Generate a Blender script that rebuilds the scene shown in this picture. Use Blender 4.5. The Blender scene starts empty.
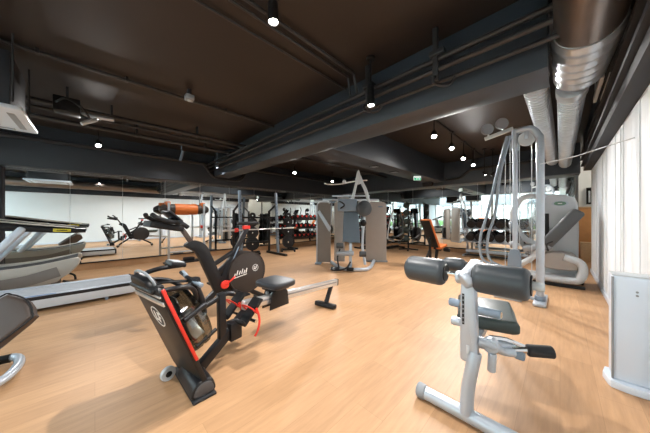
import bpy, bmesh, math, random
from mathutils import Vector, Matrix, Euler
random.seed(7)
C = bpy.context.scene.collection
PI = math.pi
R = math.radians

# ------------------------------------------------------------------ materials
MATS = {}
def mat(name, col, rough=0.5, metal=0.0, noise=0.0, nscale=8.0, bump=0.0, bscale=60.0, emit=0.0, coat=0.0, spec=0.5):
    if name in MATS: return MATS[name]
    m = bpy.data.materials.new(name); m.use_nodes = True
    nt = m.node_tree; b = nt.nodes['Principled BSDF']
    b.inputs['Base Color'].default_value = (*col, 1)
    b.inputs['Roughness'].default_value = rough
    b.inputs['Metallic'].default_value = metal
    b.inputs['Specular IOR Level'].default_value = spec
    b.inputs['Coat Weight'].default_value = coat
    tc = nt.nodes.new('ShaderNodeTexCoord')
    if noise > 0:
        n = nt.nodes.new('ShaderNodeTexNoise'); n.inputs['Scale'].default_value = nscale; n.inputs['Detail'].default_value = 4
        nt.links.new(tc.outputs['Object'], n.inputs['Vector'])
        mx = nt.nodes.new('ShaderNodeMix'); mx.data_type = 'RGBA'
        mx.inputs['A'].default_value = (*[max(0, c*(1-noise)) for c in col], 1)
        mx.inputs['B'].default_value = (*[min(1, c*(1+noise)) for c in col], 1)
        nt.links.new(n.outputs['Fac'], mx.inputs['Factor']); nt.links.new(mx.outputs['Result'], b.inputs['Base Color'])
    if bump > 0:
        n2 = nt.nodes.new('ShaderNodeTexNoise'); n2.inputs['Scale'].default_value = bscale
        nt.links.new(tc.outputs['Object'], n2.inputs['Vector'])
        bp = nt.nodes.new('ShaderNodeBump'); bp.inputs['Strength'].default_value = bump; bp.inputs['Distance'].default_value = 0.01
        nt.links.new(n2.outputs['Fac'], bp.inputs['Height']); nt.links.new(bp.outputs['Normal'], b.inputs['Normal'])
    if emit > 0:
        b.inputs['Emission Color'].default_value = (*col, 1); b.inputs['Emission Strength'].default_value = emit
    MATS[name] = m; return m

def wood_floor():
    m = bpy.data.materials.new('oak_laminate'); m.use_nodes = True
    nt = m.node_tree; N = nt.nodes; L = nt.links; b = N['Principled BSDF']
    tc = N.new('ShaderNodeTexCoord')
    mp = N.new('ShaderNodeMapping'); mp.inputs['Rotation'].default_value = (0, 0, PI/2)
    L.new(tc.outputs['Object'], mp.inputs['Vector'])
    br = N.new('ShaderNodeTexBrick'); br.offset = 0.37; br.inputs['Scale'].default_value = 1.0
    br.inputs['Brick Width'].default_value = 1.25; br.inputs['Row Height'].default_value = 0.19
    br.inputs['Mortar Size'].default_value = 0.0012; br.inputs['Mortar Smooth'].default_value = 0.3
    br.inputs['Color1'].default_value = (.485, .28, .145, 1); br.inputs['Color2'].default_value = (.55, .322, .170, 1)
    br.inputs['Mortar'].default_value = (.40, .225, .11, 1); br.inputs['Bias'].default_value = 0
    L.new(mp.outputs['Vector'], br.inputs['Vector'])
    mp2 = N.new('ShaderNodeMapping'); mp2.inputs['Scale'].default_value = (14, 1.3, 1)
    L.new(tc.outputs['Object'], mp2.inputs['Vector'])
    n = N.new('ShaderNodeTexNoise'); n.inputs['Scale'].default_value = 2.2; n.inputs['Detail'].default_value = 7; n.inputs['Roughness'].default_value = .62
    L.new(mp2.outputs['Vector'], n.inputs['Vector'])
    cr = N.new('ShaderNodeValToRGB'); cr.color_ramp.elements[0].position = .3; cr.color_ramp.elements[0].color = (.80, .78, .75, 1)
    cr.color_ramp.elements[1].position = .7; cr.color_ramp.elements[1].color = (1.08, 1.08, 1.08, 1)
    L.new(n.outputs['Fac'], cr.inputs['Fac'])
    mx = N.new('ShaderNodeMix'); mx.data_type = 'RGBA'; mx.blend_type = 'MULTIPLY'; mx.inputs['Factor'].default_value = .8
    L.new(br.outputs['Color'], mx.inputs['A']); L.new(cr.outputs['Color'], mx.inputs['B'])
    L.new(mx.outputs['Result'], b.inputs['Base Color'])
    b.inputs['Roughness'].default_value = .46; b.inputs['Specular IOR Level'].default_value = .35
    return m

def glass_mat(name, tint, glossy=.07, rough=0.0):
    m = bpy.data.materials.new(name); m.use_nodes = True
    nt = m.node_tree; N = nt.nodes; L = nt.links
    N.remove(N['Principled BSDF'])
    t = N.new('ShaderNodeBsdfTransparent'); t.inputs['Color'].default_value = (*tint, 1)
    g = N.new('ShaderNodeBsdfGlossy'); g.inputs['Roughness'].default_value = rough
    mx = N.new('ShaderNodeMixShader'); mx.inputs['Fac'].default_value = glossy
    L.new(t.outputs[0], mx.inputs[1]); L.new(g.outputs[0], mx.inputs[2])
    L.new(mx.outputs[0], N['Material Output'].inputs['Surface'])
    return m

M_floor = wood_floor()
M_ceil = mat('ceiling_paint', (.021, .0145, .012), .5, noise=.25, nscale=1.2)
M_dark = mat('dark_bulkhead_paint', (.017, .021, .028), .6, noise=.12, nscale=2)
M_beam = mat('beam_paint', (.034, .043, .056), .5, noise=.12, nscale=2)
M_pipe = mat('dark_pipe', (.035, .034, .036), .38, metal=.3, noise=.2)
M_white = mat('white_wall_paint', (.78, .83, .87), .7, noise=.03, nscale=3)
M_whitepl = mat('white_plastic', (.68, .76, .86), .32, noise=.02, coat=.2)
M_mirror = mat('mirror_silver', (.86, .90, .89), .0, metal=1)
M_black = mat('black_plastic', (.011, .011, .012), .45, noise=.2, nscale=20, spec=.3)
M_satin = mat('black_satin_steel', (.012, .012, .014), .36, noise=.1, nscale=9, spec=.35)
M_rubber = mat('black_rubber', (.014, .014, .016), .7, bump=.15, bscale=150)
M_vinyl = mat('dark_vinyl', (.045, .054, .062), .38, noise=.08, nscale=5, bump=.06, bscale=220)
M_bluevinyl = mat('blue_grey_vinyl', (.085, .125, .165), .42, noise=.08, bump=.05, bscale=200)
M_silver = mat('silver_paint', (.46, .51, .57), .34, metal=.35, noise=.04, nscale=14)
M_alu = mat('brushed_aluminium', (.70, .71, .71), .3, metal=.75, noise=.05, nscale=30)
M_steel = mat('galvanised_steel', (.50, .545, .59), .30, metal=.55, noise=.25, nscale=7)
M_chrome = mat('chrome', (.72, .74, .76), .12, metal=1)
M_red = mat('red_plastic', (.72, .035, .022), .38, noise=.06)
M_orange = mat('orange_vinyl', (.58, .15, .030), .45, noise=.08, bump=.05, bscale=180)
M_leather = mat('brown_leather', (.060, .042, .034), .5, noise=.12, bump=.08, bscale=160)
M_brown = mat('dark_brown_vinyl', (.028, .021, .018), .5, noise=.12, bump=.08, bscale=160)
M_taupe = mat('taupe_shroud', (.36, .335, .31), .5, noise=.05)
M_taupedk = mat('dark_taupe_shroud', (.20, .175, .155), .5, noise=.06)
M_lgrey = mat('light_grey_plastic', (.54, .575, .60), .42, noise=.03)
M_mgrey = mat('mid_grey_plastic', (.27, .29, .31), .45, noise=.05)
M_bluegrey = mat('blue_grey_plastic', (.20, .26, .33), .42, noise=.05)
M_grip = mat('blue_grey_grip', (.25, .31, .37), .5, bump=.1, bscale=200)
M_deckside = mat('pale_steel_blue_panel', (.55, .60, .66), .32, metal=.3, noise=.05)
M_beige = mat('champagne_panel', (.46, .43, .38), .38, metal=.3, noise=.05)
M_yellow = mat('yellow_label', (.70, .58, .04), .4, noise=.05)
M_emblem = mat('white_print', (.85, .84, .82), .5, noise=.02)
M_badge = mat('green_badge', (.12, .24, .16), .4, noise=.1)
M_woodrail = mat('pale_wood', (.62, .44, .27), .45, noise=.15, nscale=12)
M_warmwood = mat('corridor_wood', (.62, .32, .13), .5, noise=.15, nscale=6)
M_lens = mat('lamp_lens', (1.0, .96, .90), .3, emit=60)
M_lensdim = mat('downlight_lens', (1.0, .95, .88), .3, emit=2.2)
M_exit = mat('exit_green', (.05, .50, .28), .4, emit=.7)
M_exitw = mat('exit_white', (.9, .95, .92), .4, emit=.8)
M_screen = mat('dark_screen', (.012, .014, .017), .15, noise=.1)
M_smoke = glass_mat('smoky_tank_plastic', (.40, .41, .39), .16, .08)
M_glass = glass_mat('window_glass', (.93, .96, .95), .06)
M_pave = mat('outside_paving', (.55, .54, .52), .8, noise=.12, nscale=1.5)
M_hedge = mat('hedge_leaves', (.10, .22, .06), .7, noise=.5, nscale=12, bump=.6, bscale=14)
M_facade = mat('pale_render', (.62, .60, .57), .8, noise=.08)
M_frame = mat('white_window_frame', (.70, .71, .71), .4, noise=.03)
M_water = mat('tank_paddle', (.45, .46, .45), .3, metal=.4, noise=.2)

# ------------------------------------------------------------------ mesh builder
class MB:
    def __init__(s, M=None): s.bm = bmesh.new(); s.M = M or Matrix()
    def _x(s, verts, L): bmesh.ops.transform(s.bm, matrix=s.M @ L, verts=verts)
    def box(s, size, loc=(0,0,0), rot=(0,0,0), bev=0.0, seg=2):
        r = bmesh.ops.create_cube(s.bm, size=1.0); vs = r['verts']
        bmesh.ops.transform(s.bm, matrix=Matrix.Diagonal((*size, 1)), verts=vs)
        if bev > 0:
            ed = list({e for v in vs for e in v.link_edges})
            o = bmesh.ops.bevel(s.bm, geom=ed, offset=min(bev, min(size)*.49), segments=seg, profile=.5, affect='EDGES')
            vs = list({v for f in o['faces'] for v in f.verts} | {v for v in vs if v.is_valid})
        s._x(vs, Matrix.Translation(loc) @ Euler(rot).to_matrix().to_4x4()); return s
    def bar(s, p0, p1, w, h, bev=0.004, up=(0,0,1)):
        p0, p1 = Vector(p0), Vector(p1); d = p1-p0; L = d.length; z = d.normalized(); u = Vector(up)
        if abs(z.dot(u)) > .99: u = Vector((1,0,0))
        x = u.cross(z).normalized(); y = z.cross(x)
        m = Matrix((x, y, z)).transposed().to_4x4(); m.translation = (p0+p1)/2
        o = s.M; s.M = o @ m; s.box((w, h, L), bev=bev); s.M = o; return s
    def cyl(s, p0, p1, r, r2=None, n=20, bev=0.0, seg=3):
        p0, p1 = Vector(p0), Vector(p1); d = p1-p0; L = d.length; r2 = r if r2 is None else r2
        b = min(bev, L*.49, min(r, r2)*.95)
        prof = []
        if b > 0:
            for k in range(seg+1):
                a = k/seg*PI/2; prof.append((r-b+b*math.sin(a), b-b*math.cos(a)))
            for k in range(seg+1):
                a = k/seg*PI/2; prof.append((r2-b+b*math.cos(a), L-b+b*math.sin(a)))
        else: prof = [(r, 0), (r2, L)]
        return s.lathe(prof, p0, d, n)
    def lathe(s, prof, p0, axis, n=20, closed=False):
        q = Vector(axis).to_track_quat('Z', 'Y').to_matrix().to_4x4(); q.translation = Vector(p0)
        rings = []
        for (r, h) in prof:
            rings.append([s.bm.verts.new(s.M @ q @ Vector((r*math.cos(2*PI*k/n), r*math.sin(2*PI*k/n), h))) for k in range(n)])
        for a, b in zip(rings, rings[1:]):
            for k in range(n): s.bm.faces.new((a[k], a[(k+1)%n], b[(k+1)%n], b[k]))
        if closed:
            a, b = rings[-1], rings[0]
            for k in range(n): s.bm.faces.new((a[k], a[(k+1)%n], b[(k+1)%n], b[k]))
        else:
            s.bm.faces.new(rings[0][::-1]); s.bm.faces.new(rings[-1])
        return s
    def tube(s, pts, r, n=12, closed=False, smooth=0, ry=None):
        P = [Vector(p) for p in pts]
        if smooth:
            Q = []; m = len(P)
            for i in range(m if closed else m-1):
                p0 = P[(i-1)%m] if (closed or i > 0) else P[0]*2-P[1]
                p1, p2 = P[i], P[(i+1)%m]
                p3 = P[(i+2)%m] if (closed or i+2 < m) else P[-1]*2-P[-2]
                for k in range(smooth):
                    t = k/smooth
                    Q.append(.5*((2*p1)+(p2-p0)*t+(2*p0-5*p1+4*p2-p3)*t*t+(3*p1-p0-3*p2+p3)*t**3))
            if not closed: Q.append(P[-1])
            P = Q
        m = len(P); rings = []; ref = None
        for i in range(m):
            if closed: d = P[(i+1)%m]-P[(i-1)%m]
            else: d = P[min(i+1, m-1)]-P[max(i-1, 0)]
            d.normalize()
            if ref is None:
                ref = Vector((0,0,1)) if abs(d.z) < .9 else Vector((1,0,0))
            x = (ref - d*ref.dot(d)).normalized(); ref = x; y = d.cross(x)
            rr = r[i*len(r)//m] if isinstance(r, (list, tuple)) else r
            r2 = ry if ry else rr
            rings.append([s.bm.verts.new(s.M @ (P[i]+x*rr*math.cos(2*PI*k/n)+y*r2*math.sin(2*PI*k/n))) for k in range(n)])
        pr = list(zip(rings, rings[1:]))
        if closed: pr.append((rings[-1], rings[0]))
        for a, b in pr:
            for k in range(n): s.bm.faces.new((a[k], a[(k+1)%n], b[(k+1)%n], b[k]))
        if not closed: s.bm.faces.new(rings[0][::-1]); s.bm.faces.new(rings[-1])
        return s
    def prof(s, pts, y0, y1, plane='xz', bev=0.0, smooth=0, seg=2):
        """closed 2-D outline extruded from y0 to y1 along the axis normal to `plane`"""
        P = [Vector((a, b, 0)) for a, b in pts]
        if smooth:
            Q = []; m = len(P)
            for i in range(m):
                p0, p1, p2, p3 = P[(i-1)%m], P[i], P[(i+1)%m], P[(i+2)%m]
                for k in range(smooth):
                    t = k/smooth
                    Q.append(.5*((2*p1)+(p2-p0)*t+(2*p0-5*p1+4*p2-p3)*t*t+(3*p1-p0-3*p2+p3)*t**3))
            P = Q
        def w(a, b, h):
            return {'xz': (a, h, b), 'yz': (h, a, b), 'xy': (a, b, h)}[plane]
        A = [s.bm.verts.new(w(p.x, p.y, y0)) for p in P]; B = [s.bm.verts.new(w(p.x, p.y, y1)) for p in P]
        fs = [s.bm.faces.new(A), s.bm.faces.new(B[::-1])]; n = len(P)
        for k in range(n): fs.append(s.bm.faces.new((A[k], B[k], B[(k+1)%n], A[(k+1)%n])))
        bmesh.ops.recalc_face_normals(s.bm, faces=fs)
        vs = A+B
        if bev > 0:
            ed = [e for f in fs[:2] for e in f.edges]
            o = bmesh.ops.bevel(s.bm, geom=ed, offset=bev, segments=seg, profile=.5, affect='EDGES')
            vs = list({v for f in o['faces'] for v in f.verts} | {v for v in vs if v.is_valid})
        bmesh.ops.transform(s.bm, matrix=s.M, verts=vs); return s
    def ball(s, c, r, sc=(1,1,1), n=20):
        o = bmesh.ops.create_uvsphere(s.bm, u_segments=n, v_segments=n//2, radius=r)
        s._x(o['verts'], Matrix.Translation(c) @ Matrix.Diagonal((*sc, 1))); return s
    def build(s, name, m, parent=None, angle=35):
        me = bpy.data.meshes.new(name); bmesh.ops.recalc_face_normals(s.bm, faces=s.bm.faces[:])
        s.bm.to_mesh(me); s.bm.free(); me.materials.append(m)
        for p in me.polygons: p.use_smooth = True
        me.set_sharp_from_angle(angle=R(angle))
        o = bpy.data.objects.new(name, me); C.objects.link(o)
        if parent: o.parent = parent
        return o

def tag(o, label, cat, group=None):
    o['label'] = label; o['category'] = cat
    if group: o['group'] = group
    return o
def thing(name, label, cat, loc=(0,0,0), rz=0, group=None):
    o = bpy.data.objects.new(name, None); o.empty_display_size = .1; C.objects.link(o)
    o.location = loc; o.rotation_euler = (0, 0, rz); return tag(o, label, cat, group)
def struct(o): o['kind'] = 'structure'; return o
def single(name, mb, m, label, cat, loc=(0,0,0), group=None, rz=0):
    o = mb.build(name, m); o.location = loc; o.rotation_euler = (0,0,rz); return tag(o, label, cat, group)
KIDS = {}
def copy_tree(o, parent=None):
    c = o.copy(); C.objects.link(c)
    if parent: c.parent = parent
    for ch in [x for x in bpy.data.objects if x.parent == o]: copy_tree(ch, c)
    return c
def Bx(x0, x1, y0, y1, z0, z1, bev=0): return MB().box((x1-x0, y1-y0, z1-z0), ((x0+x1)/2, (y0+y1)/2, (z0+z1)/2), bev=bev)
ORD = ['first','second','third','fourth','fifth','sixth','seventh','eighth','ninth','tenth','eleventh','twelfth']

# ------------------------------------------------------------------ the setting
HC = 3.1; XL = -7.8; XR = .5; YB = 9.0; YF = -3.6
struct(Bx(-8.1, 3.0, YF-.1, 12.0, -.12, 0).build('floor', M_floor))
struct(Bx(-8.1, 3.0, YF-.1, 12.0, HC, HC+.12).build('ceiling', M_ceil))
struct(Bx(XL-.2, XL-.012, YF, YB+.2, 0, HC).build('wall_left', M_white))
struct(Bx(XL-.2, .30, YB+.012, YB+.2, 0, HC).build('wall_back', M_white))
# right wall: white, made of tall ribbed panels
mb = Bx(XR, XR+.2, YF, 8.0, 0, 2.30)
y = 2.9; k = 0
while y < 7.8:
    w = [.05, .09, .05, .22][k % 4]
    mb.box((.024, w, 2.18), (XR, y, 1.19), bev=.011)
    y += [.17, .36, .15, .62][k % 4]; k += 1
struct(mb.build('wall_right', M_white))
struct(Bx(XR-.02, XR, YF, 8.0, 0, .07, .004).build('baseboard_right', M_whitepl))
mb = Bx(XR-.12, XR+.2, YF, 8.0, 2.30, HC)
for z, d in ((2.42, .03), (2.56, .05), (2.72, .03)): mb.box((.05, 8.0-YF, .04), (XR-.12-d/2, (8.0+YF)/2, z))
struct(mb.build('trim_1', M_dark))
# wooden skirting under the left mirrors with its dark top channel
struct(Bx(XL-.012, XL+.012, YF, 8.98, 0, .15).build('baseboard_left', M_floor))
struct(Bx(XL-.012, XL+.03, YF, 8.98, .15, .175, .004).build('trim_2', M_black))
struct(Bx(XL, .30, YB-.012, YB+.012, 0, .13).build('baseboard_back', M_floor))
struct(Bx(XL, .30, YB-.03, YB+.012, .13, .155, .004).build('trim_3', M_black))
# bulkheads and beams
struct(Bx(XL, -7.45, YF, 8.6, 2.25, HC, .004).build('trim_4', M_dark))
struct(Bx(XL, .36, 8.6, YB+.2, 2.34, HC, .004).build('trim_5', M_beam))
struct(Bx(-7.44, -.07, 2.58, 3.0, 2.45, HC, .004).build('trim_6', M_beam))
struct(Bx(-3.42, -2.83, 3.01, 8.6, 2.45, HC, .004).build('trim_7', M_beam))
struct(Bx(.285, .34, YB-.04, YB+.2, 0, 2.34, .004).build('trim_8', M_mgrey))
struct(Bx(XL-.012, XL+.16, -1.75, -1.30, 0, 2.25, .004).build('trim_9', M_dark))
# corridor beyond the mirrored wall
struct(Bx(.31, .34, YB+.2, 10.6, 0, HC).build('wall_corridor_left', M_white))
struct(Bx(.34, 2.9, 10.6, 10.7, 0, HC).build('wall_corridor_end', M_white))
struct(Bx(2.8, 2.9, 8.0, 10.6, 0, HC).build('wall_corridor_right', M_white))
struct(Bx(XR+.2, 2.8, 7.9, 8.0, 0, HC).build('wall_corridor_front', M_white))
t = thing('corridor_counter', 'orange wood panel standing at the end of the corridor by the right wall', 'panel', (.95, 10.42, 0))
MB().box((1.1, .16, 1.5), (0, 0, .75), bev=.01).build('panel', M_warmwood, t)
MB().box((1.14, .22, .04), (0, 0, 1.52), bev=.006).build('top', M_woodrail, t)
t = thing('storage_box', 'small pale wooden box on the corridor floor beside the mirror edge', 'box', (.52, 9.75, 0))
MB().box((.22, .3, .5), (0, 0, .25), bev=.01).build('body', M_woodrail, t)
MB().box((.23, .31, .03), (0, 0, .515), bev=.008).build('lid', M_woodrail, t)
t = thing('wall_lantern', 'narrow black wall lantern at the end of the corridor', 'lamp', (.62, 10.58, 1.62))
MB().box((.12, .02, .5), (0, 0, .25), bev=.004).build('back_plate', M_black, t)
mb = MB()
for x in (-.05, .05): mb.box((.015, .09, .44), (x, -.055, .25))
for z in (.03, .47): mb.box((.115, .1, .015), (0, -.055, z))
mb.build('cage', M_black, t)
MB().cyl((0, -.055, .05), (0, -.055, .4), .022, bev=.01).build('glass_tube', M_whitepl, t)

# mirrors, panel by panel
def mirrors(n, a0, a1, z0, z1, mk, name, lab, grp):
    w = (a1-a0)/n
    for k in range(n):
        o = mk(a0+k*w+.003, a0+(k+1)*w-.003, z0, z1).build(name, M_mirror)
        tag(o, lab % ORD[k], 'mirror', grp)
mirrors(11, -1.30, 8.60, .176, 2.249, lambda a, b, c, d: Bx(XL-.011, XL, a, b, c, d), 'mirror_panel',
        'frameless mirror panel on the left wall, %s counting from the treadmill end', 'mirror panels on the left wall')
mirrors(7, -7.42, .28, .156, 2.339, lambda a, b, c, d: Bx(a, b, YB, YB+.011, c, d), 'mirror_panel',
        'frameless mirror panel on the back wall, %s counting from the far left corner', 'mirror panels on the back wall')

# glazed front wall behind the camera
nW = 6; wW = (XR-XL)/nW
for k in range(nW):
    a = XL+k*wW; b = a+wW
    mb = MB()
    for x in (a+.035, b-.035): mb.box((.07, .1, 2.98), (x, YF, 1.5), bev=.005)
    mb.box((wW-.14, .1, .08), ((a+b)/2, YF, .05), bev=.005); mb.box((wW-.14, .1, .1), ((a+b)/2, YF, 2.94), bev=.005)
    mb.box((wW-.14, .08, .05), ((a+b)/2, YF, 2.15), bev=.005); mb.box((.05, .08, 2.1), ((a+b)/2, YF, 1.1), bev=.005)
    w = struct(mb.build('window_%d' % (k+1), M_frame))
    MB().box((wW-.14, .008, 2.86), ((a+b)/2, YF, 1.48)).build('pane', M_glass, w)
struct(Bx(XL-.2, XR+.2, YF-.1, YF+.1, 2.99, HC+.12).build('trim_10', M_white))
struct(Bx(-22, 16, -24, YF-.1, -.14, -.02).build('floor_terrace', M_pave))
mb = MB()
for k in range(60):
    mb.ball((random.uniform(-14, 8), random.uniform(-10.2, -8.6), random.uniform(.1, .55)), random.uniform(.35, .6), (1.2, .8, .9), 10)
o = mb.build('hedge', M_hedge); tag(o, 'green clipped hedge seen outside through the windows', 'hedge'); o['kind'] = 'stuff'
b = thing('neighbouring_building', 'pale building across the street, seen outside in the mirrors', 'building', (-3, -17, -.02))
MB().box((26, 3, 7), (0, 0, 3.5)).build('wall', M_facade, b)
for k in range(8):
    f = MB().box((1.6, .1, 1.9), (-11+k*3.1, 1.52, 3.6), bev=.02).build('window', M_mgrey, b)

# ------------------------------------------------------------------ ceiling services
def conduit(pts, r, label, smooth=0, name='ceiling_conduit', m=None, clips=()):
    o = MB().tube(pts, r, 10, smooth=smooth).build(name, m or M_pipe); tag(o, label, 'pipe', 'pipes under the ceiling')
    for c in clips:
        MB().box((r*2+.02, .03, HC-c[2]+r), (c[0], c[1], (HC+c[2]-r)/2), bev=.003).build('clip', M_pipe, o)
    return o
conduit([(-4.05, YF+.2, 3.06), (-4.05, 2.56, 3.06)], .022, 'dark conduit along the ceiling between the air conditioner and the main beam', clips=[(-4.05, y, 3.06) for y in (-.45, .3, 1.6)])
conduit([(-2.16, -2.5, 3.075), (-2.16, 2.56, 3.075)], .012, 'thin cable line left of the brightest ceiling lamp')
conduit([(-1.95, .8, 3.07), (-1.95, 2.35, 3.07), (-1.95, 2.40, 2.84)], .015, 'slim pipe right of the brightest lamp dropping to the beam pipes')
conduit([(-1.84, .8, 3.06), (-1.84, 2.33, 3.06), (-1.84, 2.40, 2.84)], .018, 'second slim pipe right of the brightest lamp dropping to the beam pipes')
conduit([(-7.42, 2.40, 2.80), (.3, 2.40, 2.80)], .028, 'upper of the three pipes along the front of the main beam')
conduit([(-7.42, 2.40, 2.70), (.3, 2.40, 2.70)], .024, 'middle of the three pipes along the front of the main beam')
conduit([(-7.42, 2.47, 2.61), (.3, 2.47, 2.61)], .020, 'lowest of the three pipes along the front of the main beam')
conduit([(-5.28, -.7, 2.92), (-5.28, 2.56, 2.92)], .035, 'insulated pipe running from the air conditioner to the main beam', clips=[(-5.28, y, 2.92) for y in (.2, 1.5)])
conduit([(-5.46, -.7, 2.88), (-5.46, 2.56, 2.88)], .022, 'thinner pipe beside the insulated pipe from the air conditioner')
conduit([(-6.05, YF+.3, 2.9), (-6.05, 2.56, 2.9)], .040, 'thick dark pipe along the ceiling nearer the left mirrors', clips=[(-6.05, y, 2.9) for y in (-1.2, .6, 1.9)])
conduit([(-7.39, YF+.1, 2.80), (-7.39, 2.05, 2.80), (-7.39, 2.3, 2.76), (-7.39, 2.5, 2.50), (-7.39, 2.75, 2.42), (-7.39, 3.3, 2.42), (-7.39, 3.5, 2.55), (-7.39, 3.62, 2.76), (-7.39, 3.9, 2.83), (-7.39, 8.5, 2.83)], .045, 'fat pipe on the left bulkhead dipping under the end of the main beam', smooth=5)
conduit([(-2.75, 8.54, 2.5), (-2.5, 8.54, 2.5), (-2.3, 8.54, 2.53), (-2.05, 8.54, 2.72), (-1.8, 8.54, 2.76), (.3, 8.54, 2.78)], .04, 'fat curved pipe rising along the back bulkhead right of the exit sign', smooth=5)
conduit([(-5.0, 3.02, 2.86), (-5.0, 8.5, 2.86)], .03, 'dark pipe on the ceiling beyond the main beam above the lat machine')
conduit([(.20, -1.5, 2.88), (.20, 2.9, 2.88), (.20, 7.8, 2.88)], .035, 'dark pipe close above the white right wall', )
for x, lab in ((-1.66, 'pipe bracket with two hooks hanging beside the dark cylinder spot'), (-.86, 'pipe bracket with two hooks nearer the big round duct')):
    b = thing('pipe_bracket', lab, 'bracket', (x, 2.36, 2.5), 0, 'pipe brackets on the main beam')
    MB().bar((0, .02, .08), (0, .02, .60), .035, .05).build('hanger', M_pipe, b)
    MB().tube([(0, .02, .12), (0, -.06, .08), (.02, -.05, .02), (.10, .06, .02), (.16, .08, .08)], .016, 8, smooth=4).build('hook', M_pipe, b)
    MB().box((.14, .09, .05), (.02, .02, .34), bev=.008).build('clamp', M_pipe, b)

# big duct at the right
d = thing('ventilation_duct', 'wide smooth round duct hanging at the top right above the white panel', 'duct', (.15, 0, 2.52))
MB().cyl((0, YF+.4, .18), (0, 2.60, .18), .185, n=32).build('smooth_section', mat('duct_brown_reflection', (.20, .165, .145), .28, metal=.8, noise=.2, nscale=4), d)  # the brown seen reflected in the steel is put into its base colour
mb = MB(); prof = []
for k in range(25):
    prof.append((.192 - .02*(k/24) + (.013 if (k//2) % 2 else 0), k*.035))
mb.lathe(prof, (0, 2.60, .18), (-.02, 1, -.02), 32).build('flexible_collar', M_steel, d)
def flex(name, label, p0, p1, r, hood=0):
    o = thing(name, label, 'duct', p0, 0, 'corrugated ducts beyond the beam'); v = Vector(p1)-Vector(p0); n = int(v.length/.085)
    prof = []
    for k in range(n):
        q = v.length/n
        prof += [(r-.010, q*k), (r-.010, q*(k+.45)), (r+.010, q*(k+.55)), (r+.010, q*(k+.9))]
    prof.append((r-.010, v.length))
    MB().lathe(prof, (0, 0, 0), v, 24).build('corrugated_hose', M_steel, o)
    u = v.normalized(); MB().cyl(-u*.12, u*.06, r+.02, n=28, bev=.004).build('collar', M_steel, o)
    for f in (.3, .65):
        p = v*f; MB().bar((p.x, p.y, p.z+r), (p.x, p.y, HC-p0[2]), .02, .02, .002).build('hanger', M_pipe, o)
flex('flexible_duct', 'shiny corrugated duct continuing behind the wide smooth duct', (.09, 3.62, 2.60), (.09, 8.5, 2.60), .105)
flex('flexible_duct', 'shorter corrugated duct left of the wide duct, behind the main beam', (-.20, 3.3, 2.73), (-.14, 8.5, 2.70), .105)
for k, y in enumerate((3.75, 4.05)):
    f = MB().box((.03, .75, .07), (0, 0, 0), bev=.004); f.bar((0, -.3, 0), (0, -.3, HC-2.70), .012, .012, 0); f.bar((0, .3, 0), (0, .3, HC-2.70), .012, .012, 0)
    single('duct_fin', f, M_lgrey, ['left', 'right'][k]+' of two pale slats on the dark strip above the right wall', 'slat', (.365-.06*k, 4.05, 2.70), 'pale slats above the right wall')

# air conditioner
def ac(loc, label):
    t = thing('air_conditioner', label, 'air conditioner', loc, 0, 'ceiling cassettes')
    MB().box((.78, .78, .55), (0, 0, .34), bev=.01).build('casing', M_dark, t)
    p = MB().box((.95, .95, .045), (0, 0, .03), bev=.012).build('grille_panel', M_whitepl, t)
    mb = MB()
    for k in range(11): mb.box((.5, .014, .012), (0, -.22+k*.044, .004))
    mb.build('louvre', M_lgrey, p)
    mb = MB()
    for s in (-1, 1): mb.box((.62, .05, .006), (0, s*.38, .005)); mb.box((.05, .62, .006), (s*.38, 0, .005))
    mb.build('air_slot', M_mgrey, p)
    for sx in (-1, 1):
        for sy in (-1, 1): MB().cyl((sx*.41, sy*.41, .1), (sx*.41, sy*.41, HC-loc[2]), .008, n=8).build('hanging_rod', M_pipe, t)
    return t
ac((-4.30, -1.00, 2.31), 'white ceiling air conditioner cassette at the left edge')
ac((-6.0, -2.4, 2.31), 'second white ceiling air conditioner cassette, seen only in the left mirror')
v = thing('valve_assembly', 'cluster of hoses and fittings right of the air conditioner', 'fittings', (-4.95, -.28, 2.72))
MB().box((.22, .26, .2), (0, 0, .1), bev=.01).build('valve_box', M_black, v)
MB().tube([(.1, -.1, .1), (.22, 0, .14), (.25, .15, .05), (.12, .22, -.04), (.02, .12, .02)], .014, 8, smooth=5).build('hose', M_black, v)
MB().cyl((.05, .14, -.12), (.0, .3, .0), .028, bev=.006).build('fitting', M_lgrey, v)
MB().cyl((-.06, .14, .05), (-.02, .5, .06), .03, bev=.006).build('fitting', M_steel, v)
MB().bar((0, 0, .18), (0, 0, HC-2.72), .03, .03).build('hanger', M_pipe, v)

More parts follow.
